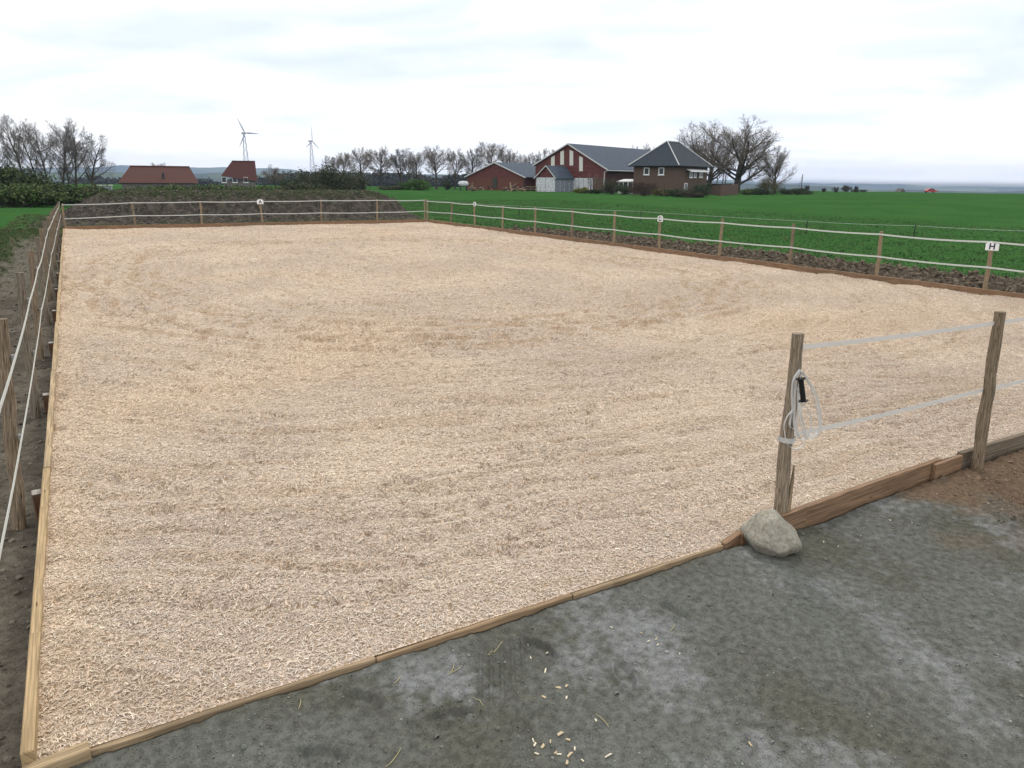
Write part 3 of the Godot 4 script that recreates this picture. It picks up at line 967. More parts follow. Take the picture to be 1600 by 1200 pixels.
func build_boards():
	var grain := wood_tex(512, 31, 0.62, 1.0, 0.25, 9)
	var grain2 := wood_tex(512, 57, 0.55, 1.0, 0.2, 5, 1.6)
	M.pine = mat(0.56, 0.42, 0.245, 0.75, grain, 1.0, false)
	M.pine2 = mat(0.52, 0.40, 0.25, 0.75, grain, 1.0, false)
	M.pine3 = mat(0.58, 0.45, 0.285, 0.75, grain2, 1.0, false)
	M.sill2 = mat(0.42, 0.30, 0.19, 0.8, grain, 1.0, false)
	M.sill = mat(0.44, 0.335, 0.22, 0.8, grain2, 1.0, false)
	M.larch = mat(0.37, 0.235, 0.145, 0.75, grain2, 1.0, false)
	M.larch2 = mat(0.34, 0.22, 0.14, 0.75, grain, 1.0, false)
	M.larch3 = mat(0.34, 0.225, 0.145, 0.8, grain2, 1.0, false)
	M.peg = mat(0.55, 0.53, 0.50, 0.9, grain2, 1.0, false)
	M.peg_side = mat(0.20, 0.12, 0.08, 0.9, grain, 1.0, false)
	M.soiled = mat(0.26, 0.215, 0.165, 0.9, grain2, 1.0, false)
	plank_row("edging_board", "pale sawn planks on edge along the left side beside the dirt path", Vector3(0.02, 0.05, -0.07), Vector3(0.02, 0.05, -LEN), 10, 0.24, 0.055, [M.pine, M.pine3, M.pine2])
	plank_row("edging_board", "reddish planks on edge below the heap of dark earth", Vector3(0.06, 0.15, -LEN - 0.02), Vector3(WID, 0.13, -LEN - 0.02), 5, 0.34, 0.055, [M.larch, M.larch2, M.larch3])
	plank_row("edging_board", "reddish planks on edge below the bank of brown clods", Vector3(WID + 0.02, 0.12, -LEN + 0.02), Vector3(WID + 0.02, 0.085, 0.0), 10, 0.30, 0.055, [M.larch, M.larch3, M.larch2])
	# near side: a low sill across the entrance, then a higher board with a lapped joint
	var sill := thing("entrance_sill", "narrow plank sill set flush across the arena entrance", "sill", Vector3(0.3, -0.03, -0.075))
	var xs := [0.26, 1.72, 3.1, 4.5]
	for k in 3: board(sill, Vector3(xs[k] + 0.002, -0.032 + rng.randfn(0, 0.004), -0.076 + rng.randfn(0, 0.004)), Vector3(xs[k + 1] - 0.002, -0.03, -0.076 + rng.randfn(0, 0.004)), 0.16, 0.045, [M.sill, M.sill2, M.sill][k])
	var cor := thing("corner_board", "short thick plank end at the corner of pale board and sill", "board", Vector3(0.15, 0.02, -0.04))
	board(cor, Vector3(0.0, 0.0, -0.03), Vector3(0.27, 0.005, -0.062), 0.2, 0.075, M.pine3)
	board(cor, Vector3(-0.12, -0.02, -0.12), Vector3(-0.03, -0.02, -0.02), 0.2, 0.06, M.soiled, "stake")
	var nb := thing("edging_board", "weathered higher board running from the stone past the fence post", "edging board", Vector3(5.2, 0.03, -0.14))
	board(nb, Vector3(5.22, 0.025, -0.145), Vector3(7.62, 0.03, -0.245), 0.24, 0.05, M.larch3)
	board(nb, Vector3(7.45, 0.012, -0.19), Vector3(7.93, 0.018, -0.205), 0.24, 0.045, M.larch2, "joint_block")
	board(nb, Vector3(7.95, 0.03, -0.236), Vector3(12.0, 0.03, -0.236), 0.24, 0.05, M.soiled)
	board(nb, Vector3(12.01, 0.03, -0.236), Vector3(16.0, 0.03, -0.236), 0.24, 0.05, M.larch3)
	board(nb, Vector3(16.01, 0.03, -0.236), Vector3(19.96, 0.03, -0.236), 0.24, 0.05, M.larch3)
	var blk := thing("board_end", "short reddish board end between the sill and the stone", "board", Vector3(4.65, -0.0, -0.1))
	board(blk, Vector3(4.51, -0.022, -0.085), Vector3(4.74, 0.0, -0.13), 0.2, 0.05, M.larch2)
	board(blk, Vector3(4.72, 0.0, -0.11), Vector3(5.0, 0.005, -0.125), 0.2, 0.05, M.larch)

# ------------------------------------------------------------------ fences
func pole(base: Vector3, top: Vector3, r0: float, r1: float, seed_: int, bend := 0.02) -> MB:
	# an unpeeled round stake, slightly crooked, cut flat at its top
	var r := RandomNumberGenerator.new(); r.seed = seed_
	var f := FastNoiseLite.new(); f.seed = seed_; f.frequency = 1.3
	var ps := []; var rs := []
	var n := 13
	for k in n:
		var t := float(k) / (n - 1)
		var p := base.lerp(top, t)
		var w := sin(t * PI)
		p += Vector3(f.get_noise_2d(t * 2.0, 0.5), 0, f.get_noise_2d(t * 2.0, 9.5)) * bend * 1.2 * w
		p += Vector3(f.get_noise_2d(t * 9.0, 30.5), 0, f.get_noise_2d(t * 9.0, 49.5)) * 0.002
		ps.append(p); rs.append(lerpf(r0, r1, t) * (1.0 + 0.10 * f.get_noise_2d(t * 5.0, 80.0)))
	var b := MB.new()
	b.tube(ps, rs, 12)
	for k in b.v.size():
		var q := b.v[k]
		b.v[k] = q + b.n[k] * f.get_noise_3d(q.x * 12.0, q.y * 3.0, q.z * 12.0) * r0 * 0.10
		b.uv[k] = Vector2(b.uv[k].x * 0.7 + seed_ * 0.13, b.uv[k].y * 3.2)
	return b

func tape_points(a: Vector3, b: Vector3, sag: float) -> Array:
	var o := []
	var n := 7
	for k in n:
		var t := float(k) / (n - 1)
		o.append(a.lerp(b, t) - Vector3(0, sag * 4.0 * t * (1.0 - t), 0))
	return o

func top_of(base: Vector3, px: float, py: float) -> Vector3:
	var nn := base - CAM; nn.y = 0
	return on_plane(px, py, base, nn.normalized())

func fence(label: String, posts: Array, mats: Array, r0: float, r1: float, heights: Array, off: Vector3, tape_m: Material, seed_: int) -> Node3D:
	# posts: [base, top]; tapes run at the given heights on the side off of the posts
	var o := thing("tape_fence", label, "fence", posts[0][0])
	var at: Array = []
	for k in posts.size():
		var a: Vector3 = posts[k][0] - o.position; var b: Vector3 = posts[k][1] - o.position
		var e := (b - a).normalized()
		var q := part("post", pole(a - e * 0.25, b, r0, r1, seed_ + k), mats[k % mats.size()], o)
		var pts := []
		for h in heights:
			var hh: float = h + rng.randfn(0, 0.012)
			var p := a + e * (hh / maxf(e.y, 0.5)) + off * (lerpf(r0, r1, 0.6) + 0.022)
			pts.append(p)
			var ib := MB.new()
			var c2 := p - off * 0.016
			ib.box(Transform3D(Basis(off.cross(Vector3.UP), Vector3.UP, off), c2), Vector3(0.035, 0.06, 0.028), 0.006)
			part("insulator", ib, M.insulator, q)
		at.append(pts)
	for h in heights.size():
		for k in posts.size() - 1:
			var b := MB.new()
			b.ribbon(tape_points(at[k][h], at[k + 1][h], rng.randf_range(0.01, 0.035)), 0.04, Vector3.UP)
			part("tape", b, tape_m, o)
	return o

func build_fences():
	var bark := wood_tex(512, 91, 0.42, 1.0, 0.5, 26, 1.3)
	var peeled := wood_tex(512, 19, 0.55, 1.0, 0.35, 16, 1.1)
	M.stake_tan = mat(0.42, 0.33, 0.225, 0.9, peeled, 1.0, false)
	M.stake_grey = mat(0.34, 0.295, 0.24, 0.9, bark, 1.0, false)
	M.stake_brown = mat(0.38, 0.305, 0.225, 0.9, bark, 1.0, false)
	M.stake_bark = mat(0.47, 0.39, 0.30, 0.92, bark, 1.0, false)
	M.insulator = mat(0.25, 0.25, 0.24, 0.5)
	M.tape = mat(0.56, 0.585, 0.55, 0.6); M.tape.backlight_enabled = true; M.tape.backlight = Color(0.3, 0.3, 0.3)
	M.tape_near = mat(0.66, 0.66, 0.64, 0.55); M.tape_near.transparency = BaseMaterial3D.TRANSPARENCY_ALPHA; M.tape_near.albedo_color.a = 0.55; M.tape_near.backlight_enabled = true; M.tape_near.backlight = Color(0.25, 0.25, 0.26)

	# left: stakes every 3.4 m outside the boards, leaning inwards
	var tops := [[2, 498], [31, 426], [48, 391], [58, 370.5], [64, 356.5], [69, 345], [75, 338], [79, 331], [83, 326.5], [86, 322.5], [89, 319]]
	var posts := []
	posts.append([Vector3(-0.20, -0.24, -0.2), Vector3(-0.12, 1.42, -0.2)])
	for k in tops.size():
		var base := Vector3(-0.2 + 0.02 * sin(k * 2.3), -0.24, -3.45 - 3.4 * k)
		posts.append([base, top_of(base, tops[k][0], tops[k][1])])
	var cb := Vector3(-0.12, -0.1, -LEN - 0.25)
	posts.append([cb, top_of(cb, 90.5, 316)])
	var lf := fence("white tape fence on leaning grey stakes beside the dirt path", posts, [M.stake_grey, M.stake_brown], 0.054, 0.045, [1.46, 0.82], Vector3(1, 0, 0), M.tape, 300)
	# short pegs holding the boards
	for k in tops.size():
		var z := -3.6 - 3.4 * k
		var peg := thing("board_peg", "squared peg behind the pale boards, number %s from the sill corner" % ["one", "two", "three", "four", "five", "six", "seven", "eight", "nine", "ten", "eleven"][k], "peg", Vector3(-0.06, -0.26, z), "pegs behind the left boards")
		var b := MB.new(); b.box(Transform3D(Basis(Vector3.UP, rng.randfn(0, 0.08)), Vector3(0.012, 0.12, 0)), Vector3(0.07, 0.30, 0.11), 0.006)
		part("shaft", b, M.peg_side, peg)
		b = MB.new(); b.box(Transform3D(Basis(Vector3.UP, rng.randfn(0, 0.05)), Vector3(0.012, 0.274, 0)), Vector3(0.072, 0.008, 0.112), 0.002)
		part("cut_top", b, M.peg, peg)
	# far side
	posts = [[cb + Vector3(0.2, 0, 0.0), top_of(cb + Vector3(0.2, 0, 0), 97, 318)]]
	for q in [[212, 355.5, 206, 316], [316, 353, 313, 316.5], [411, 351, 405, 313], [502.5, 349.5, 501, 311], [589.5, 347.5, 589, 311.5], [664, 346.5, 663.5, 311.5]]:
		var x := on_plane(q[0], q[1], Vector3(0, 0, -LEN - 0.14), Vector3(0, 0, 1)).x
		var base := Vector3(x, 0.0, -LEN - 0.14)
		posts.append([base, top_of(base, q[2], q[3])])
	fence("white tape fence on tan stakes below the heap of dark earth", posts, [M.stake_tan, M.stake_brown, M.stake_tan], 0.06, 0.05, [1.30, 0.62], Vector3(0, 0, 1), M.tape, 340)
	var corner: Array = posts[-1]
	# right side
	posts = [[corner[0] + Vector3(0.12, 0, 0.12), corner[1] + Vector3(0.12, 0, 0.12)]]
	for q in [[705, 349, 706, 316], [742, 354, 741, 317], [785, 359, 786, 321], [836, 365, 836.5, 323.5], [893, 372, 895, 326], [959, 381, 961, 330], [1030, 389, 1031.5, 339], [1123, 402, 1129.5, 342], [1233, 418, 1240.5, 349.5], [1369, 437, 1377.5, 361.5], [1537, 461, 1550.5, 380]]:
		var z := on_plane(q[0], q[1], Vector3(WID + 0.13, 0, 0), Vector3(1, 0, 0)).z
		var base := Vector3(WID + 0.13, 0.0, z)
		posts.append([base, top_of(base, q[2], q[3])])
	posts.append([Vector3(20.13, 0, -3.1), Vector3(20.18, 1.34, -3.1)])
	posts.append([Vector3(20.13, 0, -0.05), Vector3(20.15, 1.34, -0.05)])
	fence("white tape fence on tan stakes along the bank of brown clods", posts, [M.stake_tan, M.stake_brown, M.stake_tan, M.stake_tan], 0.058, 0.048, [1.24, 0.62], Vector3(-1, 0, 0), M.tape, 370)
	var rp := posts
	# near side: the gate post with its stone and the posts on from it
	var g0 := on_level(1210, 822, -0.14); g0.z = maxf(g0.z, -0.2)
	var g1 := top_of(g0, 1247, 521)
	var p0 := on_level(1525, 735, -0.15)
	var p1 := top_of(p0, 1563, 487)
	var nf := thing("tape_fence", "tape fence of rough bark stakes running on from the stone", "fence", Vector3(g0.x, g0.y, g0.z))
	var nposts := [[g0, g1], [p0, p1], [Vector3(11.1, -0.15, -0.11), Vector3(11.15, 1.3, -0.11)], [Vector3(14.1, -0.15, -0.11), Vector3(14.1, 1.3, -0.11)], [Vector3(17.1, -0.15, -0.11), Vector3(17.1, 1.3, -0.11)]]
	for k in nposts.size():
		var a: Vector3 = nposts[k][0] - nf.position; var b: Vector3 = nposts[k][1] - nf.position
		var e := (b - a).normalized()
		var bm := pole(a - e * 0.25, b, 0.060 if k == 0 else 0.058, 0.047 if k == 0 else 0.050, 402 + k, 0.02)
		part("post", bm, M.stake_bark if k != 1 else M.stake_brown, nf)
	var e0 := (g1 - g0).normalized()
	# tapes, from pixels on the plane of the posts
	var nrm := (p0 - g0).cross(Vector3.UP).normalized()
	var tl := [[1250, 545.5, 1556, 507.5], [1222, 688.0, 1540, 612.5]]
	for q in tl:
		var a := on_plane(q[0], q[1], g0, nrm) + Vector3(0, 0, -0.05); var b := on_plane(q[2], q[3], g0, nrm) + Vector3(0, 0, -0.05)
		var mb := MB.new(); mb.ribbon(tape_points(a - nf.position, b - nf.position, 0.012), 0.04, Vector3.UP)
		part("tape", mb, M.tape_near, nf)
		mb = MB.new(); mb.ribbon(tape_points(b - nf.position, Vector3(11.1, b.y + 0.02, -0.17) - nf.position, 0.015), 0.04, Vector3.UP)
		part("tape", mb, M.tape_near, nf)
		mb = MB.new(); mb.ribbon(tape_points(Vector3(11.1, b.y + 0.02, -0.17) - nf.position, Vector3(17.1, b.y + 0.05, -0.17) - nf.position, 0.02), 0.04, Vector3.UP)
		part("tape", mb, M.tape_near, nf)
	# the lower tape is wound once round the gate post
	var wrap_y := on_plane(1222, 688, g0, nrm).y
	var wc := g0 + e0 * ((wrap_y - g0.y) / e0.y) - nf.position
	var ring := []
	for k in 17: ring.append(wc + Vector3(cos(TAU * k / 16.0), 0.0, sin(TAU * k / 16.0)) * 0.064)
	var wb := MB.new(); wb.ribbon(ring, 0.042, Vector3.UP)
	part("tape_wrap", wb, M.tape_near, nf)
	# split sapling tied to the foot of the post
	var sl := MB.new()
	sl.tube([Vector3(0.030, -0.1, 0.045), Vector3(0.040, 0.2, 0.045), Vector3(0.054, 0.42, 0.038), Vector3(0.066, 0.56, 0.03)], [0.02, 0.018, 0.015, 0.006], 7)
	part("splint", sl, M.stake_tan, nf)
	gate_handle(g0, e0, nrm)
	stone()
	signs(rp)
	# thin wire on dark plastic rods out in the field
	var wf := thing("wire_fence", "thin electric wire on short dark rods out in the green field", "fence", Vector3(31, 0, -40))
	M.rod = mat(0.03, 0.032, 0.03, 0.6); M.wire = mat(0.5, 0.52, 0.5, 0.6)
	var rods := []
	for q in [[615, 323], [672, 322], [811, 335], [1001, 346], [1260, 364], [1427, 373], [1640, 386]]:
		var p := on_level(q[0], q[1], 0.05); p.y = ground(p.x, p.z)
		rods.append(p)
	rods.append(Vector3(37.5, 0.05, -7.0))
	var last: Vector3
	for k in rods.size():
		var p: Vector3 = rods[k] - wf.position
		var b := MB.new()
		var hh := 0.66 if k > 1 else 0.5
		var tp := p + Vector3(rng.randfn(0, 0.02), hh, rng.randfn(0, 0.02))
		b.tube([p - Vector3(0, 0.1, 0), p + Vector3(0, 0.05, 0), tp], [0.03, 0.026, 0.024], 6)
		var rod := part("rod", b, M.rod, wf)
		b = MB.new(); b.tube([p + Vector3(0, 0.10, 0), p + Vector3(-0.14, 0.08, 0.05), p + Vector3(-0.15, 0.0, 0.05)], [0.015, 0.015, 0.012], 5)
		part("foot_step", b, M.rod, rod)
		if k > 0:
			b = MB.new(); b.tube(tape_points(last, tp - Vector3(0, 0.03, 0), 0.03), [0.007, 0.007, 0.007, 0.007, 0.007, 0.007, 0.007], 5, false)
			part("wire", b, M.wire, wf)
		last = tp - Vector3(0, 0.03, 0)

func gate_handle(g0: Vector3, e0: Vector3, nrm: Vector3):
	# spring gate handle with its tape wound up in loops, hung on the gate post
	M.grip = mat(0.012, 0.012, 0.013, 0.4); M.steel = mat(0.6, 0.6, 0.6, 0.3); M.steel.metallic = 0.9
	var face := g0 + (CAM - g0).slide(Vector3.UP).normalized() * 0.085
	var nn := (CAM - g0).slide(Vector3.UP).normalized()
	var q := func(px, py): return on_plane(px, py, face, nn)
	var hook: Vector3 = q.call(1252, 577)
	var o := thing("gate_handle", "black spring gate handle and coil of white tape on the post", "gate handle", hook)
	var rel := func(px, py, off := 0.0): return q.call(px, py) + nn * off - hook
	var ha: Vector3 = rel.call(1251.5, 589.0, 0.06); var hb: Vector3 = rel.call(1255.5, 623.0, 0.06)
	var ax := (hb - ha).normalized()
	var b := MB.new()
	var gp := []; var gr := []
	for k in 9:
		gp.append(ha.lerp(hb, k / 8.0)); gr.append(0.0195 + 0.0018 * (k % 2))
	b.tube(gp, gr, 14)
	var grip := part("grip", b, M.grip, o)
	for e in [[ha, -1.0], [hb, 1.0]]:
		b = MB.new(); b.tube([e[0] - ax * 0.004, e[0] + ax * 0.004], [0.036, 0.036], 16)
		part("flange", b, M.grip, grip)
	# hook above, eye below
	b = MB.new()
	var hp := []; var up := -ax; var sd := up.cross(nn).normalized()
	hp.append(ha)
	for k in 11:
		var a := -PI * 0.5 + PI * 1.35 * k / 10.0
		hp.append(ha + up * (0.045 + 0.022 * sin(a)) + sd * 0.018 * cos(a))
	var hr := []
	for k in hp.size(): hr.append(0.0035)
	b.tube(hp, hr, 8)
	part("hook", b, M.steel, o)
	b = MB.new()
	var ep := []
	for k in 13: ep.append(hb + ax * (0.018 + 0.012 * cos(TAU * k / 12.0)) + sd * 0.010 * sin(TAU * k / 12.0))
	var er := []
	for k in 13: er.append(0.003)
	b.tube(ep, er, 8, false)
	part("eye", b, M.steel, o)
	# tape loops: closed curves through pixels, each lying a little further out
	var loops := [
		[[1249, 578], [1240, 592], [1237, 615], [1238, 640], [1234, 664], [1244, 668], [1247, 640], [1247, 608], [1253, 582]],
		[[1251, 577], [1244, 590], [1241, 620], [1241, 660], [1248, 682], [1257, 686], [1258, 672], [1250, 640], [1247, 605]],
		[[1238, 640], [1229, 652], [1225, 668], [1230, 690], [1240, 700], [1252, 698], [1257, 690]],
		[[1256, 630], [1266, 645], [1267, 664], [1261, 682], [1252, 684], [1246, 672], [1246, 650]],
		[[1252, 578], [1262, 592], [1274, 612], [1281, 640], [1282, 668], [1274, 676], [1262, 680]],
		[[1256, 629], [1250, 645], [1254, 670], [1264, 683], [1277, 677], [1280, 660], [1275, 630], [1266, 602], [1254, 580]]]
	for k in loops.size():
		var ps := []
		var c := Curve3D.new()
		for j in loops[k].size():
			c.add_point(rel.call(float(loops[k][j][0]), float(loops[k][j][1]), 0.004 + 0.007 * k + 0.012 * sin(j * 1.9 + k)))
		for j in c.point_count:
			var a := c.get_point_position(maxi(j - 1, 0)); var d := c.get_point_position(mini(j + 1, c.point_count - 1))
			c.set_point_in(j, (a - d) * 0.17); c.set_point_out(j, (d - a) * 0.17)
		for p in c.tessellate(3, 6): ps.append(p)
		b = MB.new()
		b.ribbon(ps, 0.024, nn.rotated(Vector3.UP, 0.6 + 0.35 * sin(k * 2.0)), 0.0016)
		part("tape_loop", b, M.tape_near, o)

func stone():
	M.stone = vcmat(0.92, speckle_tex(512, 0.02, 0.62, 1.0, 0.07, 14, 2500), 3.0)
	var c := on_level(1207, 850, -0.06)
	var b := MB.new()
	var f := FastNoiseLite.new(); f.seed = 12; f.frequency = 1.1; f.fractal_octaves = 4
	var nu := 56; var nv := 36
	var left := -lat
	for j in nv + 1:
		var th := PI * j / nv
		for i in nu + 1:
			var ph := TAU * i / nu
			var d := Vector3(cos(ph) * sin(th), cos(th), sin(ph) * sin(th))
			# a rounded wedge: peak towards the left, blunt nose to the right, flat underneath
			var r := 0.0
			var planes := [[Vector3(0.70, 0.70, 0.15), 0.138], [Vector3(-0.82, 0.55, 0.12), 0.178], [Vector3(-0.8, -0.55, 0.15), 0.18], [Vector3(0.97, -0.2, 0.1), 0.222], [Vector3(0.1, -1, 0), 0.125], [Vector3(0.05, 0.45, 0.89), 0.15], [Vector3(-0.3, -0.55, 0.78), 0.165], [Vector3(0.4, -0.5, 0.76), 0.17], [Vector3(0, 0.3, -0.95), 0.15], [Vector3(-0.12, 0.99, 0.1), 0.185]]
			var s := 0.0
			for q in planes:
				var k: float = d.dot(q[0].normalized()) / q[1]
				if k > 0: s += pow(k, 13.0)
			r = pow(s, -1.0 / 13.0)
			r *= 1.0 + 0.07 * f.get_noise_3d(d.x * 1.6, d.y * 1.6, d.z * 1.6) + 0.025 * f.get_noise_3d(d.x * 7.0, d.y * 7.0, d.z * 7.0)
			var p := (lat * d.x + Vector3.UP * d.y - dep * d.z) * r
			b.col = Color(0.43, 0.405, 0.335)
			b.col = b.col.lerp(Color(0.33, 0.27, 0.18), sm(0.15, 0.5, f.get_noise_3d(d.x * 3.0, d.y * 3.0 + 7, d.z * 3.0)) * 0.6)
			b.vert(p, d)
	var w := nu + 1
	for j in nv:
		for i in nu:
			var k := j * w + i
			b.tri(k, k + 1, k + w); b.tri(k + 1, k + w + 1, k + w)
	# smooth normals from the faces
	var acc := PackedVector3Array(); acc.resize(b.v.size())
	for k in range(0, b.i.size(), 3):
		var n1 := (b.v[b.i[k + 1]] - b.v[b.i[k]]).cross(b.v[b.i[k + 2]] - b.v[b.i[k]])
		for e in 3: acc[b.i[k + e]] += n1
	for j in nv + 1:
		var s := acc[j * w] + acc[j * w + nu]
		acc[j * w] = s; acc[j * w + nu] = s
	for k in acc.size():
		var nn := acc[k].normalized()
		if nn.dot(b.v[k]) < 0: nn = -nn
		b.n[k] = nn if nn.length() > 0.5 else b.v[k].normalized()
	var o := part("field_stone", b, M.stone, self)
	o.position = Vector3(c.x, apron_h(c.x, c.z + 0.05) + 0.105, c.z)
	tag(o, "big rounded grey field stone lying at the foot of the gate post", "stone")

func sign_board(called: String, label: String, letter: String, at: Vector3, facing: Vector3, w: float, h: float, oval: bool):
	var o := thing(called, label, "sign", at, "")
	var right := Vector3.UP.cross(facing).normalized()
	var ps := []
	if oval:
		for k in 24:
			var a := TAU * k / 24.0
			ps.append(right * cos(a) * w * 0.5 + Vector3.UP * sin(a) * h * 0.5)
	else:
		# upright plate with a shallow arched top
		ps = [right * -w * 0.5 - Vector3.UP * h * 0.5, right * w * 0.5 - Vector3.UP * h * 0.5]
		for k in 9:
			var t := k / 8.0
			ps.append(right * w * (0.5 - t) + Vector3.UP * (h * 0.5 - h * 0.24 * pow(absf(2.0 * t - 1.0), 2.2)))
	for k in ps.size(): ps[k] -= facing * 0.012
	var b := MB.new(); b.prism(ps, facing * 0.012)
	part("plate", b, M.plate, o)
	var strokes: Array = {"H": [[-1, -1, -1, 1], [1, -1, 1, 1], [-1, 0, 1, 0]], "E": [[-1, -1, -1, 1], [-1, 1, 1, 1], [-1, 0, 0.75, 0], [-1, -1, 1, -1]],
		"A": [[-1.05, -1, 0, 1], [1.05, -1, 0, 1], [-0.55, -0.3, 0.55, -0.3]], "K": [[-0.8, -1, -0.8, 1], [-0.8, -0.1, 0.9, 1], [-0.35, 0.2, 1.0, -1]]}[letter]
	var lm := MB.new()
	var lh := h * 0.29; var lw := h * 0.22; var st := h * 0.062
	for k in strokes.size():
		var q: Array = strokes[k]
		var a: Vector3 = right * q[0] * lw + Vector3.UP * q[1] * lh; var e: Vector3 = right * q[2] * lw + Vector3.UP * q[3] * lh
		var d: Vector3 = (e - a).normalized(); var sd: Vector3 = d.cross(facing) * st
		a -= d * st; e += d * st
		lm.prism([a - sd + facing * 0.001, a + sd + facing * 0.001, e + sd + facing * 0.001, e - sd + facing * 0.001], facing * (0.004 + 0.0006 * k))
	var lo := Vector3.UP * h * -0.03
	for k in lm.v.size(): lm.v[k] += lo
	part("letter", lm, M.letter, o)

func signs(rp: Array):
	M.plate = mat(0.74, 0.75, 0.75, 0.45); M.letter = mat(0.02, 0.022, 0.05, 0.5)
	var place := func(px, py, x): return on_plane(px, py, Vector3(x, 0, 0), Vector3(1, 0, 0))
	sign_board("letter_sign", "white arched sign with black letter H on a fence stake", "H", place.call(1550.5, 384.5, WID + 0.05), Vector3(-1, 0, 0.25).normalized(), 0.29, 0.215, false)
	sign_board("letter_sign", "white plate sign with black letter E on a fence stake", "E", place.call(1031.5, 341.5, WID + 0.05), Vector3(-1, 0, 0.1).normalized(), 0.27, 0.23, false)
	sign_board("letter_sign", "small white oval sign with black letter K on a stake", "K", place.call(741.5, 319.0, WID + 0.05), Vector3(-1, 0, 0.0).normalized(), 0.36, 0.25, true)
	var pa := on_plane(406.5, 315, Vector3(0, 0, -LEN - 0.05), Vector3(0, 0, 1))
	sign_board("letter_sign", "white arched sign with black letter A before the heap of earth", "A", pa, Vector3(0.1, 0, 1).normalized(), 0.36, 0.27, false)

# ------------------------------------------------------------------ trees and bushes
var tw: MB
var cw: MB
func branch(p: Vector3, d: Vector3, L: float, r: float, lev: int, P: Dictionary, g: RandomNumberGenerator):
	var segs: int = [7, 5, 4, 3, 2, 2][lev]
	var ps := [p]; var rs := [r]
	var q := p; var dir := d
	var trop: float = P.trop[lev]
	var wig: float = P.wig[lev]
	for k in segs:
		dir = (dir + Vector3(g.randfn(0, wig), g.randfn(0, wig) + trop, g.randfn(0, wig))).normalized()
		q += dir * L / segs
		ps.append(q); rs.append(r * lerpf(1.0, P.taper[lev], float(k + 1) / segs))
	var mb := tw if lev < 2 else cw
	if lev == 0: rs[0] = r * 1.35
	if lev <= 3: mb.tube(ps, rs, [9, 6, 4, 3][lev], false)
	else:
		# a twig: two flat faces crossing
		var s := d.cross(Vector3(g.randfn(0, 1), g.randfn(0, 1), g.randfn(0, 1))).normalized()
		for k in segs:
			var a: Vector3 = ps[k]; var e: Vector3 = ps[k + 1]
			var w0: float = rs[k]; var w1: float = rs[k + 1]
			mb.quad(a - s * w0, a + s * w0, e + s * w1, e - s * w1)
	if lev >= P.n.size(): return
	var cnt: int = P.n[lev]
	var st: float = P.start[lev]
	var az := g.randf() * TAU
	for k in cnt:
		var t := st + (1.0 - st) * (k + g.randf()) / cnt
		var fi := t * segs
		var a := mini(int(fi), segs - 1)
		var bp: Vector3 = ps[a].lerp(ps[a + 1], fi - a)
		var bd: Vector3 = (ps[a + 1] - ps[a]).normalized()
		az += 2.4 + g.randfn(0, 0.4)
		var sd := bd.cross(Vector3(0.3, 0.1, 0.9)).normalized().rotated(bd, az)
		var ang: float = P.ang[lev] * g.randf_range(0.7, 1.25)
		if k == cnt - 1: ang *= 0.35
		var nd := (bd * cos(ang) + sd * sin(ang)).normalized()
		var nl: float = L * P.ratio[lev] * g.randf_range(0.75, 1.2) * lerpf(1.0, P.shrink[lev], (t - st) / (1.001 - st))
		if P.has("env"):
			# the crown keeps to its rounded outline
			var en: Array = P.env
			var tip := bp + nd * nl
			var er: float = ((tip - en[0]) / en[1]).length()
			if er > 1.0: nl *= maxf(0.18, pow(er, -3.5)) * g.randf_range(0.85, 1.1)
		var nr: float = maxf(lerpf(rs[a], rs[a + 1], fi - a) * P.rr[lev] * g.randf_range(0.8, 1.1), P.minr)
		branch(bp, nd, nl, nr, lev + 1, P, g)

func bare_tree(called: String, label: String, group: String, at: Vector3, height: float, P: Dictionary, seed_: int) -> Node3D:
	var g := RandomNumberGenerator.new(); g.seed = seed_
	tw = MB.new(); cw = MB.new()
	for d in P.stems:
		branch(Vector3(d.x, -0.02, d.y) * 0.4, Vector3(d.x * 0.35, 1, d.y * 0.35).normalized(), P.trunk, P.rad, 0, P, g)
	# scale to the wanted height
	var top := 0.0
	for p in cw.v: top = maxf(top, p.y)
	var s := height / top
	for b in [tw, cw]:
		for k in b.v.size(): b.v[k] *= s
	for k in tw.v.size():
		if tw.v[k].y < 0.3: tw.v[k].y -= 0.15
	var o := thing(called, label, "tree", at, group)
	part("trunk", tw, P.bark, o)
	part("crown", cw, P.twig, o)
	return o

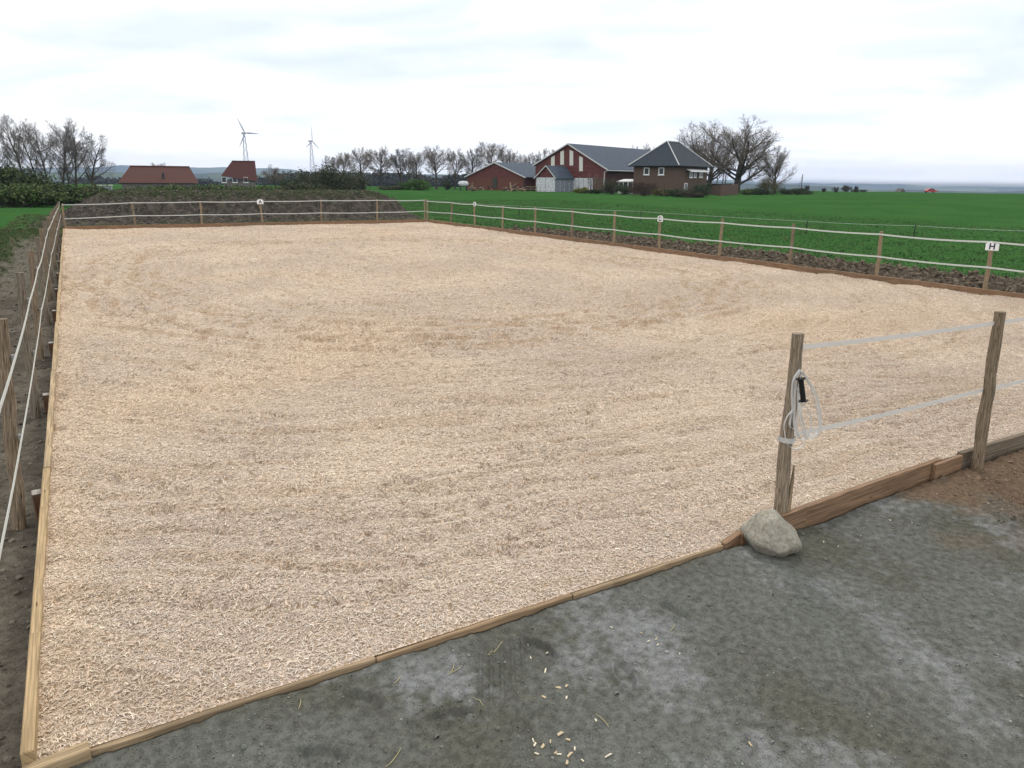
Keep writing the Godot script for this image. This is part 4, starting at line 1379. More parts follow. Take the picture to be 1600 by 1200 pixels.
func bush(called: String, label: String, group: String, at: Vector3, w: float, h: float, dd: float, cols: Array, leaves: int, leaf: float, seed_: int, density := 1.0, cat := "bush") -> Node3D:
	var g := RandomNumberGenerator.new(); g.seed = seed_
	var b := MB.new(); var st := MB.new()
	var lobes := []
	for k in 11:
		lobes.append([Vector3(g.randf_range(-0.36, 0.36) * w, h * g.randf_range(0.25, 0.66), g.randfn(0, 0.22) * dd), Vector3(w * g.randf_range(0.16, 0.3), h * g.randf_range(0.2, 0.34), dd * g.randf_range(0.18, 0.3))])
	for k in lobes.size():
		var l: Array = lobes[k]
		var base := Vector3(l[0].x * 0.35, -0.05, l[0].z * 0.35)
		st.col = Color(1, 1, 1)
		for e in 4:
			var tip: Vector3 = l[0] + Vector3(g.randfn(0, 0.6), g.randf_range(0.2, 1.0), g.randfn(0, 0.6)) * l[1]
			st.tube([base, base.lerp(tip, 0.5) + Vector3(g.randfn(0, 0.05), 0.1, g.randfn(0, 0.05)) * h, tip], [0.03, 0.02, 0.008], 4, false)
	for k in leaves:
		var l: Array = lobes[g.randi() % lobes.size()]
		var d := Vector3(g.randfn(0, 1), g.randfn(0, 1), g.randfn(0, 1)).normalized()
		var rr := pow(g.randf(), 0.4) * (1.0 + 0.18 * g.randfn(0, 1))
		var p: Vector3 = l[0] + d * l[1] * rr
		if p.y < 0.02: p.y = g.randf() * 0.3 * h
		var s := leaf * g.randf_range(0.6, 1.3)
		var u := Vector3(g.randfn(0, 1), g.randfn(0, 1), g.randfn(0, 1)).normalized() * s
		var v := u.cross(Vector3(g.randfn(0, 1), g.randfn(0, 1), g.randfn(0, 1))).normalized() * s * 0.6
		var c: Color = cols[g.randi() % cols.size()]
		var e := g.randf_range(0.75, 1.25)
		b.col = Color(c.r * e, c.g * e, c.b * e)
		b.quad(p - u, p + v, p + u, p - v)
	var o := thing(called, label, cat, at, group)
	part("stems", st, M.stem, o)
	part("foliage", b, M.leaf, o)
	return o

func params(over: Dictionary) -> Dictionary:
	var P := {"n": [9, 6, 6, 5], "start": [0.3, 0.25, 0.2, 0.15], "ang": [0.75, 0.7, 0.7, 0.75], "ratio": [0.55, 0.55, 0.55, 0.6], "shrink": [0.6, 0.6, 0.6, 0.7],
		"trop": [0.0, 0.10, 0.08, 0.05, 0.02, 0.0], "wig": [0.03, 0.09, 0.12, 0.14, 0.15, 0.1], "taper": [0.35, 0.3, 0.3, 0.35, 0.4, 0.4], "rr": [0.55, 0.55, 0.6, 0.7],
		"minr": 0.010, "rad": 0.22, "trunk": 6.0, "stems": [Vector2(0, 0)], "bark": M.bark, "twig": M.twig}
	P.merge(over, true)
	return P

func build_trees():
	var mott := noise_tex(256, 0.03, 0.6, 1.0, 44)
	M.bark = mat(0.105, 0.092, 0.078, 0.95, mott, 0.7)
	M.twig = mat(0.165, 0.140, 0.120, 0.95)
	M.twig_grey = mat(0.135, 0.122, 0.112, 0.95)
	M.twig_olive = mat(0.16, 0.15, 0.075, 0.95)
	M.stem = mat(0.09, 0.075, 0.06, 0.95)
	M.leaf = vcmat(0.8); M.leaf.backlight_enabled = true; M.leaf.backlight = Color(0.06, 0.09, 0.03)
	var green := [Color(0.062, 0.100, 0.034), Color(0.080, 0.122, 0.040), Color(0.060, 0.080, 0.036), Color(0.100, 0.122, 0.054)]
	var fresh := [Color(0.060, 0.120, 0.030), Color(0.080, 0.140, 0.038), Color(0.050, 0.090, 0.026)]
	var dark := [Color(0.036, 0.056, 0.032), Color(0.048, 0.068, 0.038), Color(0.065, 0.078, 0.046)]
	var brown := [Color(0.075, 0.050, 0.042), Color(0.095, 0.062, 0.05), Color(0.065, 0.055, 0.04)]
	var olive := [Color(0.10, 0.095, 0.045), Color(0.13, 0.12, 0.055), Color(0.08, 0.075, 0.04)]
	var twiggy := [Color(0.075, 0.068, 0.048), Color(0.06, 0.062, 0.04), Color(0.09, 0.085, 0.05)]

	# --- roadside row behind the arena's far right corner: upright ovoid crowns on clean trunks
	var row := params({"env": [Vector3(0, 5.3, 0), Vector3(3.2, 3.2, 3.2)], "trunk": 5.6, "rad": 0.20, "n": [17, 9, 7, 6], "start": [0.34, 0.2, 0.2, 0.15], "ang": [1.0, 0.65, 0.7, 0.75], "ratio": [0.80, 0.5, 0.52, 0.6], "shrink": [0.42, 0.6, 0.6, 0.7], "minr": 0.013, "trop": [0.0, 0.08, 0.08, 0.05, 0.02, 0.0]})
	var protos := []
	# px of trunk, distance, pixel of the top, crown width factor
	var list := [[538, 168, 240, 0.85], [565, 160, 232, 1.0], [595, 165, 230, 1.1], [626, 168, 233, 0.95], [651, 175, 238, 0.9], [682, 165, 229, 1.05], [711, 165, 233, 0.8], [738, 178, 232, 1.0], [766, 185, 224, 1.0], [798, 190, 234, 1.0], [824, 195, 239, 0.9], [849, 195, 233, 0.9], [520, 172, 245, 0.9], [640, 185, 243, 0.8], [1003, 215, 226, 0.9]]
	for k in list.size():
		var q: Array = list[k]
		var at := along(q[0], q[1])
		var hgt := height_at(q[0], q[2], at) - at.y
		var ord: Array = ["first", "second", "third", "fourth", "fifth", "sixth", "seventh", "eighth"]
		var lab: String = "bare roadside tree, %s in the row counted from the low barn" % ord[maxi(0, 7 - k)]
		if k == 12: lab = "bare tree at the row's far end, half hidden by the dark thicket"
		if k == 13: lab = "bare tree standing back behind the fourth and fifth roadside trees"
		if k >= 8 and k < 12: lab = "bare tree crown above the low barn roof, %s counted from the gas tank" % ord[k - 8]
		if k == 14: lab = "bare tree top showing above the ridge of the big barn"
		var grp := "bare trees in the roadside row" if k < 8 or k == 12 or k == 13 else "bare trees behind the barns"
		if k == 14: grp = ""
		var o: Node3D
		if k < 4:
			var P := row.duplicate()
			if k == 3: P.twig = M.twig_grey
			o = bare_tree("bare_tree", lab, grp, at, 10.0, P, 500 + k)
			protos.append(o)
		else:
			o = copy(protos[k % 4], lab, grp)
		if grp == "" and o.has_meta("group"): o.remove_meta("group")
		o.position = at
		var s := hgt * 1.06 / 10.0
		o.scale = Vector3(s * q[3], s, s * q[3]); o.rotation.y = k * 1.7

	# --- alders on the left
	var ald := params({"env": [Vector3(0, 6.2, 0), Vector3(3.0, 4.8, 3.0)], "trunk": 8.0, "rad": 0.17, "n": [17, 8, 7, 5], "start": [0.22, 0.2, 0.2, 0.15], "ang": [0.85, 0.65, 0.7, 0.75], "ratio": [0.62, 0.52, 0.55, 0.6], "shrink": [0.5, 0.6, 0.6, 0.7], "minr": 0.012, "trop": [0.01, 0.14, 0.08, 0.05, 0.02, 0.0], "wig": [0.05, 0.1, 0.13, 0.15, 0.15, 0.1], "twig": M.twig_grey})
	var aprotos := []
	var al := [[36, 92, 186, 1.0, 0.0], [78, 108, 196, 0.95, -0.10], [96, 106, 195, 1.0, 0.10], [118, 104, 190, 1.0, 0.04], [141, 103, 211, 1.2, 0.14], [8, 110, 196, 1.1, -0.05], [62, 112, 192, 0.9, -0.1], [-30, 100, 195, 1.1, 0.0], [108, 115, 200, 0.9, 0.0]]
	for k in al.size():
		var q: Array = al[k]
		var at := along(q[0], q[1])
		var hgt := height_at(q[0], q[2], at) - at.y
		var o: Node3D
		if k < 4:
			o = bare_tree("alder_tree", "tall bare tree in the clump above the green hedge", "bare trees in the clump left of the red roofs", at, 10.0, ald, 540 + k)
			aprotos.append(o)
		else:
			o = copy(aprotos[k % 4], "tall bare tree in the clump above the green hedge")
		o.position = at
		var s := hgt * 1.07 / 10.0
		o.scale = Vector3(s * q[3], s, s * q[3])
		o.rotation = Vector3(0, k * 2.1, 0)
		o.basis = Basis(dep, q[4]) * o.basis

	# --- big trees right of the house
	var big := params({"env": [Vector3(0, 7.0, 0), Vector3(6.6, 5.4, 6.6)], "trunk": 6.5, "rad": 0.42, "n": [15, 10, 9, 8], "start": [0.18, 0.15, 0.2, 0.15], "ang": [1.0, 0.65, 0.7, 0.8], "ratio": [1.15, 0.5, 0.5, 0.55], "shrink": [0.62, 0.6, 0.6, 0.7], "trop": [0.0, 0.13, 0.10, 0.04, 0.0, 0.0], "minr": 0.014, "taper": [0.4, 0.25, 0.3, 0.35, 0.4, 0.4]})
	for q in [[1151, 150, 178, 1.5, 601, "huge spreading bare tree behind the low wall right of the house"], [1108, 158, 188, 1.15, 608, "tall bare tree half hidden behind the right corner of the house"], [1212, 155, 226, 0.95, 611, "smaller bare tree rising out of the olive bush"]]:
		var at := along(q[0], q[1])
		var hgt := height_at(q[0], q[2], at) - at.y
		var o := bare_tree("bare_tree", q[5], "", at, hgt, big, q[4])
		o.scale = Vector3(q[3], 1, q[3])
	var slim := params({"trunk": 7.0, "rad": 0.13, "n": [8, 5, 5, 4], "start": [0.35, 0.2, 0.2, 0.15], "ang": [0.55, 0.6, 0.6, 0.7], "ratio": [0.45, 0.5, 0.5, 0.6]})
	var sp: Node3D
	for k in 3:
		var at := along([1120, 1129, 1133][k], [156, 152, 162][k])
		if k == 0: sp = bare_tree("slim_tree", "slim young tree standing between the two biggest bare trees", "slim trees between the big ones", at, 8.0, slim, 620)
		else: copy(sp, "slim young tree standing between the two biggest bare trees").position = at
	# small trees
	var fruit := params({"trunk": 2.2, "rad": 0.11, "n": [7, 5, 5, 4], "start": [0.35, 0.2, 0.2, 0.15], "ang": [0.9, 0.7, 0.7, 0.7], "ratio": [0.85, 0.55, 0.55, 0.6]})
	var fa := along(923, 128)
	bare_tree("fruit_tree", "small dark fruit tree in front of the white barn door", "", fa, height_at(923, 270, fa) - fa.y, fruit, 630)
	fa = along(431, 120)
	bare_tree("round_bare_tree", "small round bare tree right of the small red roofed house", "", fa, height_at(431, 256, fa) - fa.y, row, 633).scale = Vector3(1.3, 1, 1.3)
	fa = along(251, 320)
	bare_tree("round_bare_tree", "bare tree top just showing over the long red roof", "", fa, height_at(251, 253, fa) - fa.y, row, 635).scale = Vector3(1.3, 1, 1.3)

	# --- hedge and thickets
	var k2 := 0
	for q in [[-60, 84, 286, 12], [0, 80, 284, 10], [20, 74, 282, 7], [60, 78, 284, 7], [95, 80, 285, 7], [130, 82, 290, 7], [165, 84, 292, 6], [8, 88, 250, 9]]:
		var at := along(q[0], q[1])
		bush("hedge_bush", "green leafy bush in the hedge under the left clump of trees" if k2 != 7 else "tall ivy green bush at the hedge's outer end", "hedge bushes under the left trees" if k2 != 7 else "", at, q[3], height_at(q[0], q[2], at) - at.y, 4.0, green if k2 % 2 == 0 else green + dark, 5200, 0.13, 700 + k2)
		k2 += 1
	for q in [[190, 74, 287, 6, 0], [225, 78, 288, 6, 1], [262, 74, 287, 6, 2], [300, 76, 284, 5, 1], [335, 80, 284, 5, 0], [372, 76, 287, 5.5, 2], [405, 74, 288, 5, 0], [440, 78, 286, 6, 2], [475, 78, 280, 5, 1]]:
		var at := along(q[0], q[1])
		bush("thicket_bush", "twiggy green bush growing behind the heap of dark earth", "bushes behind the heap of dark earth", at, q[3], height_at(q[0], q[2], at) - at.y, 4.0, [green + twiggy, dark + twiggy, green][q[4]], 4200, 0.11, 720 + k2)
		k2 += 1
	for q in [[500, 100, 256, 5.0], [524, 98, 248, 6.5], [548, 104, 262, 5], [470, 105, 270, 5]]:
		var at := along(q[0], q[1])
		bush("tall_thicket", "tall dark twiggy thicket at the left end of the tree row", "tall dark thicket right of the wind turbines", at, q[3], height_at(q[0], q[2], at) - at.y, 5.0, dark + twiggy, 5200, 0.10, 760 + k2)
		k2 += 1
	var at2 := along(453, 112)
	bush("small_conifer", "small dark conifer beside the round bare tree", "", at2, 2.6, height_at(453, 276, at2) - at2.y, 2.6, dark, 2500, 0.10, 790, 1.0, "tree")
	at2 = along(646, 150)
	bush("round_bush", "round bright green bush under the roadside trees", "", at2, 5.4, height_at(646, 279, at2) - at2.y, 4.5, fresh, 4500, 0.13, 791)
	at2 = along(612, 150)
	bush("low_bush", "low grey green bush under the roadside trees", "", at2, 6.0, 1.2, 3.0, twiggy + green, 3500, 0.10, 792)
	at2 = along(699, 158)
	bush("dark_bush", "dark round bush left of the white gas tank", "", at2, 2.4, 2.2, 2.2, dark, 2200, 0.10, 793)
	for q in [[958, 126, 274, 5.0, 0, "bare greyish shrub in front of the barn's drainpipe"], [975, 122, 285, 3.5, 3, "low dark green shrub before the glass porch"], [1013, 116, 278, 6.2, 1, "large reddish brown shrub in front of the house wall"], [1042, 114, 292, 3.4, 2, "dull olive shrub at the house corner"], [1062, 113, 293, 4.0, 3, "dark low shrub under the house's right wall"], [1094, 113, 283, 2.6, 3, "dark upright shrub beside the low brick wall"], [1078, 112, 295, 5.0, 0, "low bare shrub below the white awning"], [908, 130, 291, 3.0, 4, "low yellow green shrub in front of the annex"], [930, 128, 295, 5.0, 3, "flat dark shrub under the small fruit tree"], [1206, 140, 270, 5.6, 2, "dense olive bush around the smaller bare tree"], [1172, 138, 291, 4.0, 5, "low green bush between big tree and olive bush"], [1188, 139, 294, 4.0, 3, "low dark bush left of the olive bush"], [1232, 142, 291, 4.5, 3, "clipped dark hedge right of the olive bush"], [1250, 144, 292, 4.0, 3, "end of the clipped dark hedge beside the field"]]:
		var at := along(q[0], q[1])
		bush("garden_shrub", q[5], "", at, q[3], maxf(0.5, height_at(q[0], q[2], at) - at.y), 2.8, [twiggy, brown, olive, dark, [Color(0.25, 0.24, 0.03), Color(0.12, 0.13, 0.03), Color(0.06, 0.08, 0.03)], green][q[4]], 3000, 0.085, 800 + k2)
		k2 += 1
	# far-off woods
	var bm := bush("far_wood", "dark wood far behind the roadside trees", "", Vector3.ZERO, 16, 9, 14, [Color(0.045, 0.05, 0.036), Color(0.06, 0.058, 0.045), Color(0.04, 0.05, 0.04)], 2600, 0.7, 900)
	var me: Mesh = (bm.get_node("foliage") as MeshInstance3D).mesh
	bm.free(); names.erase("far_wood")
	var g := RandomNumberGenerator.new(); g.seed = 41
	var xf := []; var co := PackedColorArray()
	for q in [[430, 760, 520, 18, 70], [500, 740, 720, 25, 50], [140, 420, 620, 25, 40], [250, 560, 1000, 60, 70], [-200, 250, 700, 40, 60], [700, 900, 700, 30, 30]]:
		for k in q[4]:
			var p := along(lerpf(q[0], q[1], g.randf()), q[2] + g.randfn(0, q[3]))
			var s := g.randf_range(0.7, 1.5)
			xf.append(Transform3D(Basis(Vector3.UP, g.randf() * TAU).scaled(Vector3(s * 1.4, s, s * 1.4)), p))
			co.append(Color(1, 1, 1))
	scatter("distant_woods", me, xf, co, "dark far-off woods across the valley behind the houses")

# ------------------------------------------------------------------ buildings
func window(parent: Node3D, c: Vector3, right: Vector3, nn: Vector3, w: float, h: float, bars := 0, fr := 0.09):
	# frame standing proud of the wall, pane set back in it
	var b := MB.new()
	var bs := Basis(right, Vector3.UP, nn)
	for s in [-1.0, 1.0]:
		b.box(Transform3D(bs, c + right * s * (w - fr) * 0.5 + nn * 0.03), Vector3(fr, h, 0.08))
		b.box(Transform3D(bs, c + Vector3.UP * s * (h - fr) * 0.5 + nn * 0.03), Vector3(w - fr * 2.0 - 0.004, fr, 0.078))
	for k in bars:
		b.box(Transform3D(bs, c + right * w * (float(k + 1) / (bars + 1) - 0.5) + nn * 0.025), Vector3(fr * 0.7, h - fr * 2.0 - 0.004, 0.06))
	var f := part("window", b, M.frame, parent)
	b = MB.new(); b.box(Transform3D(bs, c + nn * 0.008), Vector3(w - fr * 1.2, h - fr * 1.2, 0.02))
	part("pane", b, M.pane, f)
	b = MB.new(); b.box(Transform3D(bs, c - Vector3.UP * (h * 0.5 + 0.05) + nn * 0.05), Vector3(w + 0.2, 0.09, 0.14), 0.01)
	part("sill", b, M.frame, f)

func slab(a: Vector3, b: Vector3, c: Vector3, d: Vector3, th: float) -> MB:
	# roof slab whose upper face is a-b-c-d
	var nn := (b - a).cross(d - a).normalized()
	if nn.y < 0: nn = -nn
	var m := MB.new()
	m.prism([a, b, c, d], -nn * th)
	return m

func build_farm():
	var mott := noise_tex(512, 0.02, 0.62, 1.0, 61)
	var brick := noise_tex(512, 0.05, 0.62, 1.0, 62, 4, Color(1, 0.96, 0.94), Color(1, 1, 1))
	M.red_metal = mat(0.19, 0.064, 0.058, 0.7, mott, 0.25)
	M.brick = mat(0.20, 0.085, 0.064, 0.9, brick, 0.5)
	M.house_brick = mat(0.165, 0.115, 0.090, 0.9, brick, 0.5)
	M.dark_clad = mat(0.105, 0.050, 0.043, 0.85, mott, 0.3)
	M.slate = mat(0.092, 0.120, 0.160, 0.95, mott, 0.2)
	M.slate_dark = mat(0.056, 0.069, 0.086, 0.95, mott, 0.3)
	M.white_paint = mat(0.80, 0.82, 0.86, 0.7, mott, 0.3)
	M.grey_sheet = mat(0.36, 0.40, 0.47, 0.7, mott, 0.3)
	M.frame = mat(0.74, 0.75, 0.76, 0.6); M.pane = mat(0.03, 0.035, 0.04, 0.12); M.pane.metallic_specular = 0.6
	M.light_strip = mat(0.60, 0.60, 0.54, 0.5)
	M.trim = mat(0.50, 0.50, 0.50, 0.7); M.dark_door = mat(0.05, 0.055, 0.04, 0.8)
	M.tile = mat(0.120, 0.056, 0.044, 0.85, brick, 0.3)
	M.tile2 = mat(0.105, 0.044, 0.037, 0.85, brick, 0.3)
	M.render = mat(0.22, 0.21, 0.19, 0.9, mott, 0.3)
	var a := 0.632
	var rd := (lat * sin(a) + dep * cos(a)).normalized()       # the way the ridges run
	var gd := Vector3(-rd.z, 0, rd.x)
	if gd.dot(lat) < 0: gd = -gd                                # along the gables, to the right
	var up := Vector3.UP

	# --- the big barn
	var c1 := along(947, 142)
	var by := c1.y - 0.3
	var gp := func(px, py): return on_plane(px, py, c1, rd)
	var eL: Vector3 = gp.call(837, 257.5); var apx: Vector3 = gp.call(889, 225.5); var eR: Vector3 = gp.call(948, 264.0)
	var barn := thing("big_barn", "big red barn with grey roof and four tall strip windows", "barn", Vector3(c1.x, by, c1.z))
	var o := barn.position
	var len_ := 34.0
	var bL := Vector3(eL.x, by, eL.z); var bR := Vector3(eR.x, by, eR.z)
	var mid_h := by + 2.9
	var b := MB.new(); b.prism([bL - o, bR - o, Vector3(bR.x, mid_h, bR.z) - o, Vector3(bL.x, mid_h, bL.z) - o], rd * len_)
	part("wall", b, M.dark_clad, barn)
	b = MB.new(); b.prism([Vector3(bL.x, mid_h, bL.z) - o - rd * 0.05, Vector3(bR.x, mid_h, bR.z) - o - rd * 0.05, eR - o - rd * 0.05, apx - o - rd * 0.05, eL - o - rd * 0.05], rd * 0.05)
	part("gable", b, M.red_metal, barn)
	b = MB.new(); b.prism([Vector3(bL.x, mid_h, bL.z) - o + rd * 0.003, Vector3(bR.x, mid_h, bR.z) - o + rd * 0.003, eR - o + rd * 0.003, apx - o + rd * 0.003, eL - o + rd * 0.003], rd * (len_ - 0.006))
	part("upper_wall", b, M.dark_clad, barn)
	b = MB.new(); b.prism([Vector3(bL.x, by, bL.z) - o - rd * 0.045, Vector3(bR.x, by, bR.z) - o - rd * 0.045, Vector3(bR.x, mid_h - 0.003, bR.z) - o - rd * 0.045, Vector3(bL.x, mid_h - 0.003, bL.z) - o - rd * 0.045], rd * 0.042)
	part("gable_base", b, M.house_brick, barn)
	var f0 := -rd * 0.45; var f1 := rd * (len_ + 0.4)
	var dR := (eR - apx).normalized(); var dL := (eL - apx).normalized()
	part("roof", slab(apx - o + f0 + up * 0.16, eR - o + dR * 0.6 + f0 + up * 0.16, eR - o + dR * 0.6 + f1 + up * 0.16, apx - o + f1 + up * 0.16, 0.15), M.slate, barn)
	part("roof", slab(apx - o + f0 + up * 0.165, eL - o + dL * 0.5 + f0 + up * 0.165, eL - o + dL * 0.5 + f1 + up * 0.165, apx - o + f1 + up * 0.165, 0.15), M.slate, barn)
	for q in [[eR + dR * 0.6, M.trim], [eL + dL * 0.5, M.trim]]:
		b = MB.new()
		var e: Vector3 = q[0]
		b.prism([apx - o + f0 - rd * 0.06 + up * 0.19, e - o + f0 - rd * 0.06 + up * 0.19, e - o + f0 - rd * 0.06 - up * 0.06, apx - o + f0 - rd * 0.06 - up * 0.06], rd * 0.055)
		part("verge_board", b, q[1], barn)
	b = MB.new(); b.tube([eR - o + dR * 0.6 + f0, eR - o + dR * 0.6 + f1], [0.1, 0.1], 8)
	part("gutter", b, M.trim, barn)
	b = MB.new()
	var dp := eR - o - rd * 0.15 - gd * 0.35
	b.tube([dp + gd * 0.7 - up * 0.25, dp - up * 0.6, Vector3(dp.x, 0.05, dp.z)], [0.1, 0.1, 0.1], 8)
	part("drainpipe", b, M.trim, barn)
	for q in [[861.5, 246, 259, 867, 243], [876, 237, 257.5, 881.5, 235], [890.5, 234.5, 258.5, 896, 236.5], [905.5, 244, 267.5, 911, 246]]:
		b = MB.new()
		b.prism([gp.call(q[0], q[2]) - o - rd * 0.13, gp.call(q[3], q[2]) - o - rd * 0.13, gp.call(q[3], q[4]) - o - rd * 0.13, gp.call(q[0], q[1]) - o - rd * 0.13], rd * 0.075)
		part("strip_window", b, M.light_strip, barn)
	b = MB.new(); b.prism([gp.call(896.5, 298.5) - o - rd * 0.14, gp.call(926.5, 298.5) - o - rd * 0.14, gp.call(926.5, 278.5) - o - rd * 0.14, gp.call(896.5, 278) - o - rd * 0.14], rd * 0.09)
	var dr := part("door", b, M.white_paint, barn)
	for px in [904.0, 912.0, 919.5]:
		b = MB.new(); b.prism([gp.call(px, 298.3) - o - rd * 0.17, gp.call(px + 0.5, 298.3) - o - rd * 0.17, gp.call(px + 0.5, 278.6) - o - rd * 0.17, gp.call(px, 278.6) - o - rd * 0.17], rd * 0.028)
		part("seam", b, M.grey_sheet, dr)
	# --- annex with white double doors
	var ax0: Vector3 = gp.call(896, 278)
	var al_ := 6.4
	var af := Vector3(ax0.x, 0, ax0.z) - rd * al_
	var fp := func(px, py): return on_plane(px, py, af, rd)
	var aL: Vector3 = fp.call(838, 277.0); var aA: Vector3 = fp.call(854.5, 259.5); var aR: Vector3 = fp.call(868, 277.5)
	var ay := by
	var anx := thing("barn_annex", "small gabled annex with white double doors on the big barn", "annex", Vector3(af.x, ay, af.z))
	o = anx.position
	var g0 := Vector3(aL.x, ay, aL.z); var g1 := Vector3(aR.x, ay, aR.z)
	aR.y = aL.y
	b = MB.new(); b.prism([g0 - o, g1 - o, aR - o, aL - o], rd * (al_ - 0.12))
	part("wall", b, M.grey_sheet, anx)
	b = MB.new(); b.prism([aL - o + up * 0.003, aR - o + up * 0.003, aA - o], rd * (al_ - 0.12))
	part("gable", b, M.red_metal, anx)
	for q in [aR, aL]:
		var e: Vector3 = q
		var dd := (e - aA).normalized() * 0.45
		var r2 := part("roof", slab(aA - o - rd * 0.35 + up * 0.13, e - o + dd - rd * 0.35 + up * 0.13, e - o + dd + rd * (al_ - 0.13) + up * 0.13, aA - o + rd * (al_ - 0.13) + up * 0.13, 0.1), M.slate, anx)
		b = MB.new(); b.prism([aA - o - rd * 0.41 + up * 0.15, e - o + dd - rd * 0.41 + up * 0.15, e - o + dd - rd * 0.41 - up * 0.05, aA - o - rd * 0.41 - up * 0.05], rd * 0.055)
		part("verge_board", b, M.trim, r2)
	for k in 2:
		var l := aL.lerp(aR, 0.02 + 0.49 * k); var r3 := aL.lerp(aR, 0.49 + 0.49 * k)
		b = MB.new(); b.prism([Vector3(l.x, ay + 0.12, l.z) - o - rd * 0.1, Vector3(r3.x, ay + 0.12, r3.z) - o - rd * 0.1, Vector3(r3.x, aL.y - 0.05, r3.z) - o - rd * 0.1, Vector3(l.x, aL.y - 0.05, l.z) - o - rd * 0.1], rd * 0.09)
		part("door", b, M.white_paint, anx)
	for k in 3:
		var p := g1 - o + rd * (al_ * (0.25 + 0.25 * k)) + gd * 0.02
		b = MB.new(); b.box(Transform3D(Basis(rd, up, gd), p + up * 1.3), Vector3(0.06, 2.4, 0.05))
		part("post", b, M.white_paint, anx)

	# --- the low barn
	var d1 := along(819, 152)
	var ly := d1.y - 0.2
	var lp := func(px, py): return on_plane(px, py, d1, rd)
	var lL: Vector3 = lp.call(730, 276.0); var lA: Vector3 = lp.call(774, 254.5); var lR: Vector3 = lp.call(820, 276.5)
	lR.y = lL.y
	var low := thing("low_barn", "low red brick barn with broad gable left of the big barn", "barn", Vector3(d1.x, ly, d1.z))
	o = low.position
	b = MB.new(); b.prism([Vector3(lL.x, ly, lL.z) - o, Vector3(lR.x, ly, lR.z) - o, lR - o, lL - o], rd * 30.0)
	part("wall", b, M.brick, low)
	b = MB.new(); b.prism([lL - o + up * 0.003 - rd * 0.06, lR - o + up * 0.003 - rd * 0.06, lA - o - rd * 0.06], rd * 30.0)
	part("gable", b, M.red_metal, low)
	for e in [lR, lL]:
		var dd: Vector3 = (e - lA).normalized() * 0.5
		part("roof", slab(lA - o - rd * 0.4 + up * 0.14, e - o + dd - rd * 0.4 + up * 0.14, e - o + dd + rd * 30.3 + up * 0.14, lA - o + rd * 30.3 + up * 0.14, 0.12), M.slate, low)
		b = MB.new(); b.prism([lA - o - rd * 0.46 + up * 0.16, e - o + dd - rd * 0.46 + up * 0.16, e - o + dd - rd * 0.46 - up * 0.06, lA - o - rd * 0.46 - up * 0.06], rd * 0.055)
		part("verge_board", b, M.trim, low)
	b = MB.new(); b.prism([lp.call(770, 293.5) - o - rd * 0.12, lp.call(777, 293.5) - o - rd * 0.12, lp.call(777, 277.5) - o - rd * 0.12, lp.call(770, 277.5) - o - rd * 0.12], rd * 0.1)
	part("door", b, M.dark_door, low)
	b = MB.new(); b.tube([lR - o - rd * 0.1 - up * 0.1, Vector3(lR.x, ly, lR.z) - o - rd * 0.1], [0.11, 0.11], 7)
	part("drainpipe", b, M.slate_dark, low)

	# --- the brick house with its hipped roof
	var hc := along(1056, 126)
	var hy := hc.y - 0.25
	var wl := on_plane(989.5, 280, hc, rd); var wr := on_plane(1104.5, 280, hc, gd)
	var ev := height_at(1056, 258.5, hc)
	var A := Vector3(hc.x, hy, hc.z); var B := Vector3(wl.x, hy, wl.z); var C := Vector3(wr.x, hy, wr.z); var D := B + (C - A)
	var house := thing("brick_house", "brown brick house with dark hipped roof beside the big barn", "house", A)
	b = MB.new(); b.prism([Vector3.ZERO, B - A, D - A, C - A], up * (ev - hy))
	part("wall", b, M.house_brick, house)
	var ov := 0.7
	var eh := ev - hy + 0.003
	var e0 := (gd - rd) * ov; var e1 := B - A + (-gd - rd) * ov; var e2 := D - A + (-gd + rd) * ov; var e3 := C - A + (gd + rd) * ov
	var hw := (B - A).length() * 0.5
	var ctr := (B - A) * 0.5
	var r0 := ctr + rd * hw * 1.05; var r1 := ctr + (C - A) - rd * hw * 1.05
	var rh := height_at(1044, 220.5, A + r0) - hy
	r0.y = rh; r1.y = rh
	var ru := Vector3(0, eh, 0)
	b = MB.new()
	b.poly([e0 + ru, e1 + ru, r0], -rd + up); b.poly([e1 + ru, e2 + ru, r1, r0], -gd + up); b.poly([e2 + ru, e3 + ru, r1], rd + up); b.poly([e3 + ru, e0 + ru, r0, r1], gd + up)
	b.poly([e0 + ru, e1 + ru, e2 + ru, e3 + ru], -up)
	var roof := part("roof", b, M.slate_dark, house)
	for q in [[e0 + ru, r0], [e1 + ru, r0], [e2 + ru, r1], [e3 + ru, r1], [r0, r1]]:
		b = MB.new(); b.tube([q[0] + up * 0.03, q[1] + up * 0.05], [0.09, 0.09], 6)
		part("ridge_tile", b, M.trim, roof)
	for q in [[e0, e1], [e0, e3]]:
		b = MB.new(); b.tube([q[0] + ru - up * 0.06, q[1] + ru - up * 0.06], [0.1, 0.1], 6)
		part("gutter", b, M.slate_dark, roof)
	b = MB.new(); b.tube([r1 + up * -0.2, r1 + up * 1.3], [0.05, 0.03], 6)
	part("antenna", b, M.slate_dark, roof)
	for px in [1010.5, 1033.5]:
		var wc := on_plane(px, 267.5, A, rd)
		window(house, wc - A - rd * 0.02, gd, -rd, 1.0, 1.15, 0, 0.13)
	for q in [[1079.5, 0.75], [1086, 0.6], [1095, 0.9]]:
		var wc := on_plane(q[0], 271.5, A, gd)
		window(house, wc - A + gd * 0.02, -rd, gd, q[1] * 1.6, 1.25, 0, 0.16)
	var aw0 := on_plane(1072, 265.0, A, gd) - A; var aw1 := on_plane(1100, 268.0, A, gd) - A
	aw1.y = aw0.y
